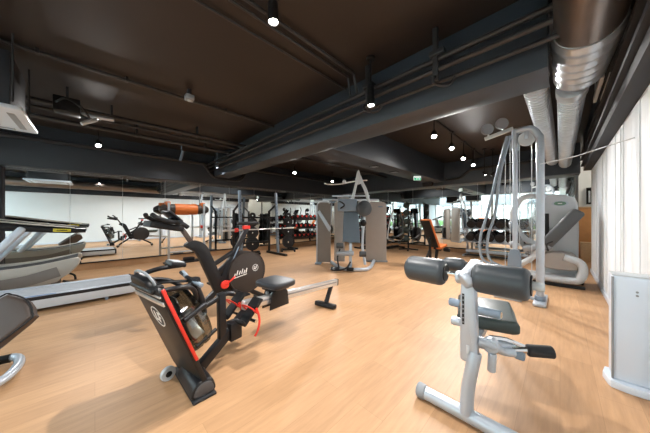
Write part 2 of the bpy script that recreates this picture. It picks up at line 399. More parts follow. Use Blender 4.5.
# lamps
def spot_light(parent, loc, energy, target, size=R(95), blend=.9, col=(1, .965, .93)):
    l = bpy.data.lights.new('lamp', 'SPOT'); l.energy = energy; l.spot_size = size; l.spot_blend = blend; l.shadow_soft_size = .025; l.color = col
    o = bpy.data.objects.new('lamp', l); C.objects.link(o); o.parent = parent; o.location = loc
    d = Vector(target); o.rotation_euler = d.to_track_quat('-Z', 'Y').to_euler(); return o
def cyl_spot(loc, aim, label, energy, L=.17, r=.045, drop=.12, m=None, size=R(100)):
    """head hanging at loc below the ceiling, aimed along aim"""
    t = thing('ceiling_spotlight', label, 'lamp', loc, 0, 'ceiling spotlights'); a = Vector(aim).normalized()
    m = m or M_black; top = HC-loc[2]
    MB().cyl((0, 0, top-.03), (0, 0, top), .05, bev=.004).build('base', m, t)
    MB().cyl((0, 0, 0), (0, 0, top-.02), .010, n=10).build('stem', m, t)
    mb = MB().lathe([(r*.75, -L/2), (r, -L/2+.02), (r, L/2), (r*.88, L/2), (r*.85, L/2-.03)], (0, 0, 0), a, 24).build('lamp_head', m, t)
    MB().cyl(a*(L/2-.028), a*(L/2-.012), r*.84, n=24).build('lens', M_lens, t)
    spot_light(t, a*(L/2+.012), energy, a, size)
    return t
E0 = 1.1
cyl_spot((-1.69, 1.06, 2.96), (.02, .02, -1), 'brightest ceiling spotlight, at the top above the rowing machine', 235*E0, drop=.1, size=R(150))
cyl_spot((.0, .15, 2.94), (-.1, .05, -1), 'ceiling spotlight above the camera, out of the picture', 215*E0, size=R(150))
cyl_spot((-1.55, 2.28, 2.66), (.10, -.06, -1), 'dark cylinder spotlight hanging in front of the main beam', 50*E0, L=.26, r=.042, size=R(140))
for k, (y, z, a) in enumerate(((4.55, 2.80, (.25, -.75, -1)), (5.55, 2.78, (.35, -.8, -1)), (6.45, 2.72, (.1, -.8, -1)), (7.35, 2.70, (.3, -.8, -1)))):
    cyl_spot((-1.67, y, z), a, ORD[k]+' spotlight on the ceiling track beyond the main beam, counting from the beam', 200*E0, L=.15, r=.05, size=R(140))
single('light_track', MB().box((.035, 5.1, .03), (0, 0, 0), bev=.003), M_black, 'black ceiling track carrying a row of four spotlights', 'track', (-1.67, 5.7, HC-.016))
cyl_spot((-6.72, .05, 2.76), (.75, .0, -1), 'lit spotlight near the left mirrors above the treadmills', 190*E0, L=.14, r=.05, size=R(140))
cyl_spot((-6.70, 1.55, 2.78), (-.25, -.2, -1), 'slim tilted spotlight above the orange padded roll', 60*E0, L=.26, r=.03, m=M_bluegrey, size=R(130))
cyl_spot((-6.72, 2.42, 2.74), (.02, .02, -1), 'slim upright spotlight by the left end of the main beam', 60*E0, L=.26, r=.03, m=M_bluegrey, size=R(130))
cyl_spot((-6.65, 5.05, 2.85), (.7, -.5, -1), 'lit spotlight beyond the main beam above the barbell rack', 230*E0, L=.14, r=.06, size=R(140))
cyl_spot((-6.65, 7.0, 2.75), (.5, -.5, -1), 'small lit spotlight in the far left corner', 160*E0, L=.14, r=.05, size=R(140))
for k, (x, y) in enumerate(((-1.45, 7.55), (-1.30, 7.75))):
    cyl_spot((x, y, 2.42), (.5*(-1 if k else 1), -.1, -1), ['left', 'right'][k]+' of two black spotlights hanging low on long rods', 40*E0, L=.12, r=.035, size=R(120))
t = thing('recessed_downlight', 'round white downlight on the ceiling above the lat machine', 'lamp', (-4.46, 5.38, HC-.05), 0)
MB().lathe([(.17, .05), (.17, .02), (.15, 0), (.12, 0), (.12, .03)], (0, 0, 0), (0, 0, 1), 32).build('rim', M_lgrey, t)
MB().cyl((0, 0, .01), (0, 0, .03), .12, n=32).build('lens', M_lensdim, t)
spot_light(t, (0, 0, -.01), 170*E0, (0, 0, -1), R(150))
t = thing('ceiling_sensor', 'small grey box on the ceiling conduit left of the brightest lamp', 'sensor', (-3.80, .98, 2.94))
MB().box((.11, .11, .08), (0, 0, .04), bev=.012).build('housing', M_mgrey, t)
MB().cyl((0, 0, .07), (0, 0, HC-2.94), .03).build('neck', M_pipe, t)
MB().ball((0, 0, 0), .03, (1, 1, .6)).build('dome', M_lgrey, t)
for k, y in enumerate((4.75, 5.7)):
    t = thing('soffit_vent', ['nearer', 'farther'][k]+' of two dark vents in the pale underside of the lower beam', 'vent', (-3.12, y, 2.448), 0, 'vents under the lower beam')
    MB().box((.2, .2, .012), (0, 0, -.004), bev=.003).build('frame', M_black, t)
    mb = MB()
    for j in range(4): mb.box((.16, .012, .008), (0, -.06+j*.04, -.012))
    mb.build('slat', M_mgrey, t)
# exit sign
t = thing('exit_sign', 'green emergency exit sign hanging near the back bulkhead', 'sign', (-3.0, 6.85, 2.37), R(45))
t.scale = (.72, .72, .72)
MB().box((.30, .05, .17), (0, 0, .03), bev=.008).build('housing', M_exitw, t)
s = MB().box((.28, .006, .11), (0, -.027, .0)).build('sign_face', M_exit, t)
mb = MB(); mb.M = Matrix.Translation((0, -.032, 0))
mb.ball((-.025, 0, .032), .010, (1, .2, 1), 10)
mb.bar((-.025, 0, .018), (-.035, 0, -.012), .016, .003, 0, (0, 1, 0)); mb.bar((-.035, 0, -.012), (-.012, 0, -.022), .010, .003, 0, (0, 1, 0))
mb.bar((-.012, 0, -.022), (-.016, 0, -.045), .010, .003, 0, (0, 1, 0)); mb.bar((-.035, 0, -.012), (-.062, 0, -.036), .010, .003, 0, (0, 1, 0))
mb.bar((-.025, 0, .016), (0, 0, .004), .008, .003, 0, (0, 1, 0)); mb.bar((-.028, 0, .016), (-.052, 0, .006), .008, .003, 0, (0, 1, 0))
mb.box((.012, .003, .09), (.06, 0, 0)); mb.box((.05, .003, .010), (.04, 0, .04)); mb.box((.012, .003, .09), (.085, 0, 0))
mb.build('pictogram', M_exitw, s)
MB().cyl((0, 0, .11), (0, 0, .13), .012).build('rod', M_pipe, t)
# loudspeaker on the bulkhead
t = thing('loudspeaker', 'small black loudspeaker on the back bulkhead left of the exit sign', 'speaker', (-3.3, 8.42, 2.42))
MB().box((.34, .2, .2), (0, -.02, 0), (R(15), 0, 0), .03, 3).build('cabinet', M_black, t)
MB().box((.06, .14, .06), (0, .13, 0), bev=.006).build('bracket', M_black, t)
# thin rope across to the right wall
single('tension_cable', MB().tube([(-.19, 4.42, 1.98), (.12, 4.1, 1.97), (XR-.03, 3.45, 1.96)], .006, 6), M_lgrey, 'thin pale cable stretched from the cable tower to the white wall', 'cable')

# ================================================================== equipment
# ---- emblem: oval ring with slanted L F strokes (white print)
def emblem(parent, M, r=.05):
    mb = MB(M)
    mb.lathe([(r*.90, 0), (r, 0), (r, .002), (r*.90, .002)], (0, 0, 0), (0, 0, 1), 36, closed=True)
    def st(x0, y0, x1, y1, w=.20):
        mb.bar((x0*r, y0*r, .001), (x1*r, y1*r, .001), w*r, .002, 0, (0, 0, 1))
    q = lambda x, y: (x+.22*y, y)
    st(*q(-.42, .50), *q(-.42, -.36)); st(*q(-.52, -.36), *q(.0, -.36))
    st(*q(.16, .42), *q(.16, -.56)); st(*q(.06, .42), *q(.60, .42)); st(*q(.16, .0), *q(.50, .0))
    return mb.build('emblem', M_emblem, parent)

# ---- rowing machine -------------------------------------------------------
rw = thing('rowing_machine', 'black rowing machine with red strip, white round emblem and silver seat rail', 'rowing machine', (-1.92, .50, 0), R(101.5))
tilt = Matrix(((.932, 0, -.362, 0), (0, 1, 0, 0), (.362, 0, .932, 0), (0, 0, 0, 1)))      # x'->rear normal, z'->up the plate
TM = Matrix.Translation((.035, 0, .05)) @ tilt
mb = MB(TM); mb.prof([(-.175, .0), (.22, .0), (.25, .06), (.25, .80), (.235, .815), (-.185, .815), (-.20, .80), (-.20, .06)], -.022, .010, 'yz', bev=.006)
cover = mb.build('front_cover', M_black, rw)
mb = MB(TM); mb.box((.012, .445, .030), (-.024, .025, .725), bev=.003); mb.box((.012, .445, .010), (-.024, .025, .775), bev=.003)
mb.build('trim_bar', M_alu, cover)
em = TM @ Matrix.Translation((-.0225, .035, .57)) @ Matrix(((0, 0, -1, 0), (-1, 0, 0, 0), (0, 1, 0, 0), (0, 0, 0, 1)))
emblem(cover, em, .082)
mb = MB(TM); mb.box((.020, .018, .56), (.002, -.203, .535), bev=.004)
mb.build('red_strip', M_red, rw)
mb = MB(TM)
mb.lathe([(.03, .030), (.215, .030), (.235, .045), (.238, .085), (.225, .100), (.238, .112), (.236, .140), (.215, .165), (.05, .175)], (0, 0, .46), (1, 0, 0), 40)
tank = mb.build('water_tank', M_smoke, rw)
mb = MB(TM); mb.cyl((.02, 0, .46), (.18, 0, .46), .035)
for k in range(6):
    a = k*PI/3; mb.bar((.09, 0, .46), (.09, .19*math.sin(a), .46+.19*math.cos(a)), .07, .010, .002)
mb.build('paddle_wheel', M_water, tank)
mb = MB(TM)
for s in (-1, 1): mb.cyl((.03, s*.205, .56), (.19, s*.195, .56), .018, bev=.004); mb.cyl((.03, s*.20, .34), (.19, s*.19, .34), .014, bev=.004)
mb.tube([(.0, -.17, .80), (.08, -.18, .77), (.16, -.14, .71), (.2, -.08, .62), (.20, 0, .5)], .016, 10, smooth=5)
mb.tube([(.0, .17, .80), (.08, .18, .77), (.16, .14, .71), (.2, .08, .62), (.20, 0, .5)], .016, 10, smooth=5)
mb.build('tank_bracket', M_satin, rw)
mb = MB(TM); mb.box((.08, .36, .035), (.0, .05, .80), bev=.014, seg=3)
head = mb.build('top_housing', M_black, rw)
mb = MB(TM); mb.prof([(-.06, .785), (.18, .785), (.195, .82), (.18, .86), (.12, .88), (-.01, .875), (-.065, .84)], -.03, .03, 'yz', bev=.015, smooth=4)
mb.build('resistance_dial_cover', M_satin, head)
MB(TM).tube([(.01, -.07, .79), (.01, -.08, .84), (.01, -.02, .893), (.01, .12, .897), (.01, .202, .86), (.01, .19, .79)], .008, 8, smooth=5).build('rim_tube', M_mgrey, head)
# monitor on its arm
arm = MB().tube([(-.26, .18, .79), (-.24, .13, .855), (-.18, .07, .888), (-.10, .04, .895), (-.05, .03, .895)], .016, 10, smooth=5).build('monitor_arm', M_satin, rw)
mb = MB(Matrix.Translation((-.085, .03, .915)) @ Euler((R(4), R(14), R(0))).to_matrix().to_4x4())
mb.box((.10, .12, .032), bev=.010, seg=3); mon = mb.build('monitor', M_satin, arm)
mb = MB(Matrix.Translation((-.085, .03, .915)) @ Euler((R(4), R(14), 0)).to_matrix().to_4x4()); mb.box((.075, .09, .004), (0, 0, .017), bev=.002); mb.build('screen', M_lgrey, mon)
# pull handle in its holder
h = MB().tube([(.01, -.10, .775), (.0, -.06, .785), (.0, 0, .79), (.0, .06, .80), (.0, .14, .82)], .014, 10, smooth=4).build('pull_handle', M_satin, rw)
for s in (-1, 1): MB().cyl((.01, s*.14, .79+.03*s), (.0, s*.05, .788+.008*s), .017, bev=.006).build('grip', M_grip, h)
mb = MB(); mb.box((.07, .07, .06), (.03, 0, .765), bev=.015); mb.tube([(.04, 0, .76), (.05, 0, .70), (.085, 0, .60), (.10, 0, .5)], .026, 12, smooth=4)
mb.build('handle_post', M_satin, rw)
mb = MB()
for s in (-1, 1): mb.tube([(-.22, s*.12, .785), (-.10, s*.10, .775), (.03, s*.03, .765)], .011, 8, smooth=4)
mb.tube([(.06, 0, .54), (.16, 0, .565), (.28, 0, .60), (.36, 0, .58)], .021, 12, smooth=4)
mb.build('upper_frame', M_satin, rw)
# front foot
FM = Matrix.Translation((.04, .03, 0)) @ Euler((0, 0, R(-10))).to_matrix().to_4x4()
mb = MB(FM); mb.box((.15, .52, .018), (-.005, 0, .009), bev=.004); base = mb.build('base_plate', M_rubber, rw)
mb = MB(FM); mb.prof([(-.075, .018), (.065, .018), (.065, .08), (.045, .112), (.0, .125), (-.045, .117), (-.075, .08)], -.235, .10, 'xz', bev=.014, smooth=3, seg=3)
foot = mb.build('front_foot', M_satin, rw)
mb = MB(FM); mb.prof([(-.062, .028), (.052, .028), (.052, .076), (.036, .10), (.0, .11), (-.036, .102), (-.062, .072)], -.241, -.233, 'xz', bev=.003, smooth=3)
mb.build('end_cap', mat('charcoal_plastic', (.07, .07, .075), .5, noise=.05), foot)
mb = MB(FM)
for k in range(8):
    a = k*PI/4; mb.cyl((.0+.026*math.cos(a), -.10+.026*math.sin(a), .125), (.026*math.cos(a), -.10+.026*math.sin(a), .135), .011, n=10)
mb.cyl((0, -.10, .12), (0, -.10, .138), .026)
mb.build('levelling_knob', M_black, foot)
for s in (.20,):
    w = MB().lathe([(.03, -.016), (.048, -.016), (.052, -.008), (.052, .008), (.048, .016), (.03, .016)], (-.065, s, .053), (0, 1, 0), 24).build('transport_wheel', M_lgrey, rw)
    MB().cyl((-.065, s-.021, .053), (-.065, s+.021, .053), .022, bev=.004).build('hub', M_black, w)
# lower frame and foot rests
mb = MB(); mb.bar((.06, 0, .09), (.42, 0, .335), .055, .075, .008); mb.bar((.40, 0, .32), (.52, 0, .40), .06, .08, .008)
mb.bar((.255, .0, .20), (.245, 0, .62), .05, .06, .006); mb.box((.11, .10, .15), (.36, 0, .27), bev=.01)
mb.build('lower_frame', M_satin, rw)
for s in (-1, 1):
    f = MB(Matrix.Translation((.45, s*.12, .43)) @ Euler((0, R(-42), 0)).to_matrix().to_4x4())
    f.box((.25, .10, .022), bev=.006); f.box((.03, .10, .06), (-.12, 0, .02), bev=.008); f.box((.09, .11, .03), (.07, 0, .012), bev=.006)
    ft = f.build('foot_rest', M_black, rw)
    f = MB(Matrix.Translation((.45, s*.12, .43)) @ Euler((0, R(-42), 0)).to_matrix().to_4x4())
    f.tube([(.0, -.062, -.01), (.0, -.064, .05), (.0, -.02, .075), (.0, .03, .072), (.0, .064, .05), (.0, .062, -.01)], .006, 8, smooth=4, ry=.016)
    f.build('strap', M_red, ft)
    MB().tube([(.46, s*.12-.058, .46), (.48, s*.12-.065, .40), (.485, s*.12-.07, .33), (.465, s*.12-.07, .27), (.44, s*.12-.065, .23)], .012, 8, smooth=4, ry=.006).build('strap_tail', M_red, ft)
mb = MB(); mb.cyl((.44, -.20, .36), (.44, .20, .36), .014); mb.build('foot_axle', M_chrome, rw)
# rail
def rz(x): return .425-.104*(x-.68)
mb = MB(); mb.bar((.46, 0, rz(.46)), (2.09, 0, rz(2.09)), .058, .085, .008)
rail = mb.build('seat_rail', M_alu, rw)
for s in (-1, 1): MB().bar((.50, s*.0298, rz(.5)+.008), (2.05, s*.0298, rz(2.05)+.008), .004, .018, .001).build('rail_groove', M_mgrey, rail)
MB().bar((2.085, 0, rz(2.085)), (2.10, 0, rz(2.1)), .064, .092, .004).build('rail_end_cap', M_black, rail)
leg = MB().bar((1.95, 0, rz(1.95)-.03), (1.82, 0, .06), .05, .045, .006).build('rear_leg', M_satin, rw)
MB().box((.09, .32, .058), (1.80, 0, .033), (0, R(8), 0), .016, 3).build('rear_foot', M_black, leg)
# seat
sx = .86; zt = rz(sx)
mb = MB()
for s in (-1, 1):
    mb.prof([(sx-.13, zt-.085), (sx+.14, zt-.095), (sx+.12, zt+.05), (sx+.07, zt+.10), (sx-.08, zt+.105), (sx-.11, zt+.05)], s*.048, s*.060, 'xz', bev=.003)
mb.box((.20, .20, .03), (sx, 0, zt+.105), bev=.006)
car = mb.build('seat_carriage', M_black, rw)
for s in (-1, 1):
    for q in (-.08, .08): MB().cyl((sx+q, s*.046, zt+.062), (sx+q, s*.032, zt+.062), .018, n=14).build('roller', M_lgrey, car)
mb = MB(Matrix.Translation((sx, 0, zt+.155)))
mb.prof([(-.15, -.10), (-.12, -.16), (0, -.175), (.12, -.165), (.155, -.09), (.155, .09), (.12, .165), (0, .175), (-.12, .16), (-.15, .10)], -.03, .03, 'xy', bev=.02, smooth=4, seg=4)
mb.build('seat', mat('black_vinyl', (.020, .023, .028), .4, noise=.08, bump=.05, bscale=200), rw)

# ---- spin bike ------------------------------------------------------------
bk = thing('exercise_bike', 'black exercise bike with large disc cover and red brake knob behind the rowing machine', 'exercise bike', (-2.9, .9, 0), R(97))
mb = MB(); mb.prof([(-.21, .93), (-.12, .985), (.0, .93), (.07, .80), (.20, .50), (.26, .36), (.15, .30), (.02, .58), (-.09, .83)], -.04, .04, 'xz', bev=.012, smooth=4)
fp = mb.build('front_post', M_black, bk)
MB().bar((-.12, 0, .93), (-.27, 0, 1.17), .05, .045, .01).build('height_slider', M_leather, fp)
hb = MB().box((.12, .10, .06), (-.30, 0, 1.20), (0, R(20), 0), .016)
hb.tube([(-.27, -.25, 1.14), (-.32, -.24, 1.18), (-.32, -.14, 1.19), (-.28, 0, 1.19), (-.32, .14, 1.19), (-.32, .24, 1.18), (-.27, .25, 1.14)], .022, 10, smooth=4)
for s in (-1, 1): hb.tube([(-.30, s*.14, 1.19), (-.40, s*.15, 1.20), (-.50, s*.14, 1.24), (-.53, s*.10, 1.27)], .021, 10, smooth=4)
bar = hb.build('handlebar', M_black, bk)
MB().box((.03, .26, .17), (-.33, 0, 1.25), (0, R(-48), 0), .02, 3).build('console', M_satin, bar)
MB().box((.30, .24, .06), (-.40, 0, 1.15), (0, R(12), 0), .012, 3).build('bottle_shelf', M_black, bar)
mb = MB(); mb.bar((.10, 0, .52), (.40, 0, .74), .05, .07, .01); mb.bar((-.0, 0, .62), (.36, 0, .80), .045, .05, .01)
mb.prof([(.16, .42), (.28, .30), (.60, .26), (.66, .50), (.46, .62), (.34, .74), (.26, .66)], -.035, .035, 'xz', bev=.01, smooth=3)
mb.bar((.20, 0, .40), (-.20, 0, .09), .06, .06, .01); mb.bar((.45, 0, .34), (.86, 0, .09), .06, .06, .01)
mb.build('frame', M_satin, bk)
for x in (-.22, .88): 
    f = MB().box((.09, .52, .055), (x, 0, .055), bev=.014).build('floor_bar', M_satin, bk)
    for s in (-1, 1): MB().cyl((x, s*.22, 0), (x, s*.22, .03), .025).build('levelling_foot', M_rubber, f)
sp = MB().bar((.34, 0, .70), (.56, 0, 1.10), .045, .06, .008).build('seat_post', M_satin, bk)
MB().bar((.30, -.033, .62), (.42, -.033, .86), .008, .016, .003).build('blue_strut', M_bluegrey, sp)
MB().box((.10, .05, .05), (.55, 0, 1.105), bev=.01).build('red_clamp', M_red, sp)
mb = MB(); mb.prof([(-.16, 0), (-.12, .022), (0, .045), (.08, .09), (.12, .075), (.125, 0), (.12, -.075), (.08, -.09), (0, -.045), (-.12, -.022)], -.022, .022, 'xy', bev=.015, smooth=4, seg=3)
sd = mb.build('saddle', M_black, bk); sd.location = (.58, 0, 1.16)
fw = MB().cyl((.53, -.075, .52), (.53, .075, .52), .262, n=48, bev=.02).build('disc_cover', M_brown, bk)
MB().lathe([(.250, 0), (.268, 0), (.268, .16), (.250, .16)], (.53, -.08, .52), (0, 1, 0), 48, closed=True).build('rim', M_brown, fw)
emblem(fw, Matrix.Translation((.64, -.0765, .56)) @ Matrix(((1, 0, 0, 0), (0, 0, -1, 0), (0, 1, 0, 0), (0, 0, 0, 1))), .045)
mb = MB()
for k, (dx, dz) in enumerate(((0, 0), (.035, .02), (.07, .025), (.105, .03), (.135, .025), (.165, .03))):
    mb.bar((.33+dx, -.0765, .49+dz*.8), (.347+dx, -.0765, .53+dz+.015*(k % 2)), .012, .002, 0, (0, 1, 0))
mb.bar((.32, -.0765, .475), (.51, -.0765, .50), .008, .002, 0, (0, 1, 0)); mb.build('script_mark', M_emblem, fw)
kn = MB().cyl((.22, -.04, .42), (.22, -.075, .42), .052, n=24, bev=.012)
kn.bar((.22, -.058, .42), (.35, -.055, .50), .022, .055, .008, (0, 1, 0)); kn.build('brake_lever', M_red, bk)
for s, a in ((-1, .5), (1, .5+PI)):
    c = MB().bar((.30, s*.09, .34), (.30+.16*math.cos(a), s*.09, .34-.16*math.sin(a)), .02, .035, .004).build('crank', M_satin, bk)
    MB().box((.09, .09, .025), (.30+.16*math.cos(a), s*.15, .34-.16*math.sin(a)), bev=.006).build('pedal', M_black, c)

# ---- thigh-pad seat station at front right --------------------------------
st = thing('pulldown_seat', 'silver pulldown seat with large dark roller pads standing at the front right', 'exercise machine', (-.395, 1.605, 0), 0)
base = MB().cyl((-.27, 0, .048), (.36, 0, .048), .040, n=24).build('base_tube', M_silver, st)
for s in (-.275, .35): MB().cyl((s-.03, 0, .048), (s+.03, 0, .048), .047, n=24, bev=.012).build('end_cap', M_mgrey, base)
mb = MB(); mb.tube([(-.005, .0, .06), (.0, .015, .20), (.02, .03, .34), (.03, .05, .42)], .036, 16, smooth=4, ry=.05)
mb.build('lower_post', M_silver, st)
mb = MB(); mb.prof([(-.035, .36), (.042, .36), (.046, .42), (.036, .80), (.025, .86), (-.028, .86), (-.042, .80), (-.046, .42)], .01, .09, 'xz', bev=.014, smooth=2, seg=3)
post = mb.build('upper_post', M_silver, st)
MB().box((.014, .006, .19), (-.025, .012, .68), bev=.002).build('slot', M_black, post)
for k in range(7): MB().cyl((-.025, .010, .60+k*.027), (-.025, .006, .60+k*.027), .004, n=8).build('hole', M_mgrey, post)
MB().box((.016, .006, .05), (.0, .008, .44), bev=.002).build('maker_plate', M_lgrey, post)
mb = MB(); mb.bar((-.03, .02, .855), (.0, .26, .935), .075, .055, .014); mb.cyl((-.075, .05, .862), (.0, .05, .865), .04, bev=.01)
mb.cyl((-.03, .0, .85), (.0, .03, .87), .05, bev=.012)
mb.build('pad_bracket', M_silver, st)
mb = MB(); mb.cyl((-.41, .065, .872), (.32, .065, .878), .018); mb.cyl((-.20, .25, .90), (.02, .25, .90), .016)
ax = mb.build('pad_axle', M_chrome, st)
def roller(x0, x1, y, z, r):
    p = MB().cyl((x0, y, z), (x1, y, z), r, n=36, bev=.035, seg=5).build('roller_pad', M_vinyl, ax)
    for x in (x0, x1): MB().cyl((x-.006, y, z), (x+.006, y, z), r*.62, n=28).build('pad_end', M_black, p)
roller(-.405, -.145, .065, .872, .088); roller(.020, .285, .065, .878, .090)
roller(-.22, -.07, .25, .90, .050)
MB().cyl((.285, .065, .878), (.34, .065, .878), .024, n=16, bev=.006).build('lock_collar', M_lgrey, ax)
mb = MB(Matrix.Translation((-.02, .57, .50)) @ Euler((R(2), 0, R(14))).to_matrix().to_4x4())
mb.prof([(-.15, -.23), (.15, -.23), (.18, -.15), (.185, .17), (.15, .23), (-.15, .23), (-.185, .17), (-.18, -.15)], -.045, .045, 'xy', bev=.03, smooth=2, seg=4)
seat = mb.build('seat', mat('green_black_vinyl', (.042, .058, .056), .38, noise=.08, bump=.05, bscale=200), st)
mb = MB(Matrix.Translation((-.02, .57, .445)) @ Euler((0, 0, R(14))).to_matrix().to_4x4()); mb.box((.3, .36, .02), (0, 0, 0), bev=.006); mb.build('seat_board', M_black, seat)
mb = MB(); mb.bar((0, .06, .42), (-.02, .70, .42), .06, .05, .01); 
mb.build('seat_frame', M_silver, st)
for (x0, x1, y, z, m) in ((-.11, -.045, .03, .70, M_bluegrey), (.05, .16, .03, .69, M_bluegrey), (-.10, -.045, .04, .58, M_silver)):
    k = MB().cyl((x0, y, z), (x1, y, z), .026, n=18, bev=.008).build('adjuster_knob', m, st)
    if m is M_bluegrey: MB().cyl((x1-.002, y, z), (x1+.004, y, z), .017, n=14).build('knob_cap', M_woodrail, k)
mb = MB(Matrix.Translation((0, 0, .03))); mb.tube([(.04, .06, .46), (.12, .10, .44), (.15, .16, .40), (.20, .20, .395)], .024, 12, smooth=4); mb.bar((.02, .10, .43), (.22, .26, .40), .045, .06, .01)
mb.cyl((.10, .08, .44), (.10, .13, .44), .045, bev=.008); mb.cyl((.11, .09, .40), (.105, .09, .29), .022, bev=.006)
la = mb.build('leg_arm', M_silver, st)
mb = MB(Matrix.Translation((0, 0, .03))); mb.cyl((.19, .21, .405), (.27, .24, .425), .020)
mb.tube([(.08, .16, .46), (.16, .21, .455), (.25, .24, .43)], .014, 10, smooth=3); mb.build('arm_axle', M_chrome, la)
MB().cyl((.255, .23, .450), (.37, .28, .465), .034, n=24, bev=.010).build('foot_roller', M_rubber, la)
MB().box((.05, .05, .045), (.225, .215, .415), bev=.01).build('arm_stop', M_bluegrey, la)

# ---- cable tower ----------------------------------------------------------
tw = thing('cable_tower', 'tall silver cable tower with arched top and grey ropes behind the pulldown seat', 'exercise machine', (-.20, 4.55, 0))
mb = MB(); mb.tube([(0, 0, .03), (0, 0, 1.0), (0, 0, 2.25), (-.02, 0, 2.42), (-.09, 0, 2.53), (-.18, 0, 2.55), (-.28, 0, 2.54)], .046, 20, smooth=5)
mb.build('main_post', M_silver, tw)
MB().box((.14, .62, .045), (0, .1, .024), bev=.012).build('foot', M_silver, tw)
MB().cyl((0, 0, .045), (0, 0, .11), .062, n=24, bev=.006).build('post_collar', M_bluegrey, tw)
mb = MB(); mb.cyl((-.28, 0, 2.58), (-.28, 0, .42), .032, n=16); mb.cyl((-.28, 0, 2.25), (-.28, 0, 2.58), .042, n=16, bev=.006)
mb.build('guide_post', M_silver, tw)
mb = MB(); mb.prof([(-.07, .42), (.06, .42), (.075, .50), (.06, .68), (.02, .74), (-.05, .73), (-.085, .60)], -.05, .05, 'xz', bev=.015, smooth=3); mb.M = Matrix()
g = mb.build('handle_block', M_bluegrey, tw); g.location = (-.28, 0, .01)
mb = MB(); mb.bar((-.28, 0, .40), (-.28, 0, .03), .05, .05, .006); mb.box((.34, .5, .04), (-.36, .1, .022), bev=.01); mb.bar((-.28, .02, .05), (0, .02, .05), .05, .04, .006)
mb.build('base_frame', M_silver, tw)
mb = MB(); mb.bar((-.30, -.02, 2.59), (-.66, -.06, 2.50), .05, .055, .008); t2 = mb.build('top_arm', M_lgrey, tw)
for x, z in ((-.63, 2.66), (-.44, 2.70)):
    p = MB().lathe([(.02, -.022), (.085, -.022), (.088, -.012), (.074, 0), (.088, .012), (.085, .022), (.02, .022)], (x, -.03, z), (.5, -.8, 0), 28).build('pulley', M_mgrey, t2)
    MB().bar((x, -.03, z), (x+.02, -.02, z-.13), .03, .02, .003).build('pulley_bracket', M_lgrey, p)
p = MB().lathe([(.02, -.02), (.10, -.02), (.104, -.01), (.09, 0), (.104, .01), (.10, .02), (.02, .02)], (-.15, 0, 2.40), (.3, -.95, 0), 28).build('pulley', M_lgrey, tw)
MB().box((.05, .06, .12), (-.15, 0, 2.46), bev=.008).build('pulley_bracket', M_silver, p)
mb = MB()
for x in (-.23, -.09, -.34, -.40): mb.cyl((x, .0, .35), (x, 0, 2.48), .0045, n=6)
mb.build('steel_cable', M_lgrey, tw)
for k, (xa, xb, xe) in enumerate(((-.33, -.66, -.52), (-.37, -.76, -.60))):
    MB().tube([(xa, -.05, 2.48), (xa-.12, -.06, 1.95), (xb+.14, -.06, 1.3), (xb+.05, -.06, .95), (xb+.04, -.06, .66), (xb+.10, -.05, .53), (xe+.06, -.03, .48), (xe+.16, 0, .44), (xe+.22, 0, .40)], .020, 10, smooth=6).build('rope', M_grip, tw)

# ---- leg press with white shroud ------------------------------------------
lp = thing('leg_press', 'pale grey reclined leg press with high shroud and green oval badge beside the doorway', 'exercise machine', (-.15, 6.2, 0))
mb = MB(); mb.prof([(-.16, .10), (.38, .10), (.40, .95), (.385, 1.50), (.34, 1.60), (.22, 1.665), (-.06, 1.70), (-.14, 1.62), (-.16, 1.5)], .15, .42, 'xz', bev=.03, seg=3)
sh = mb.build('shroud', M_lgrey, lp)
mb = MB(); mb.lathe([(.055, 0), (.075, .0), (.075, .012), (.055, .012)], (0, 0, 0), (0, 0, 1), 32, closed=True); bd = mb.build('badge_rim', M_silver, sh)
bd.rotation_euler = (PI/2, 0, 0); bd.location = (.15, .152, 1.50); bd.scale = (1.55, .72, 1)
b2 = MB().cyl((0, 0, 0), (0, 0, .008), .055, n=32).build('badge', M_badge, bd)
mb = MB(); mb.box((.06, .004, .012), (.15, .1405, 1.50)); 
mb.build('badge_mark', M_emblem, sh)
MB().box((.06, .02, .50), (-.03, .145, 1.06), bev=.006).build('stack_window', M_black, sh)
mb = MB(); mb.tube([(-.05, .12, 1.60), (-.25, .08, 1.665), (-.42, .04, 1.60), (-.52, .02, 1.38), (-.52, .02, 1.12), (-.42, .03, .88), (-.28, .06, .74), (-.1, .1, .70)], .055, 14, smooth=5, ry=.03)
mb.build('curved_guard', M_lgrey, lp)
mb = MB(); mb.prof([(-.42, .92), (-.12, .84), (-.1, 1.52), (-.3, 1.55), (-.44, 1.35)], .06, .09, 'xz', bev=.006, smooth=3); mb.build('guard_screen', glass_mat('pale_clear_plastic', (.80, .82, .82), .12, .05), lp)
mb = MB(Matrix.Translation((.17, -.12, 1.03)) @ Euler((0, R(34), 0)).to_matrix().to_4x4()); mb.box((.19, .40, .78), bev=.05, seg=4)
mb.build('backrest', mat('slate_vinyl', (.07, .075, .08), .45, noise=.08, bump=.05, bscale=200), lp)
mb = MB(Matrix.Translation((.225, -.12, .985)) @ Euler((0, R(34), 0)).to_matrix().to_4x4()); mb.box((.04, .30, .70), bev=.015); mb.build('backrest_shell', M_lgrey, lp)
mb = MB(Matrix.Translation((-.16, -.12, .66)) @ Euler((0, R(-12), 0)).to_matrix().to_4x4()); mb.box((.42, .40, .11), bev=.04, seg=4); mb.build('seat', M_mgrey, lp)
mb = MB(); mb.prof([(-.05, .30), (.35, .30), (.38, .45), (.30, .60), (-.02, .58), (-.10, .45)], -.25, .02, 'xz', bev=.03, smooth=3, seg=3); mb.build('seat_base', M_taupe, lp)
mb = MB(); mb.tube([(-.40, -.27, .12), (.28, -.27, .12), (.40, -.27, .18), (.43, -.27, .34), (.38, -.27, .46), (.2, -.27, .52)], .06, 14, smooth=5)
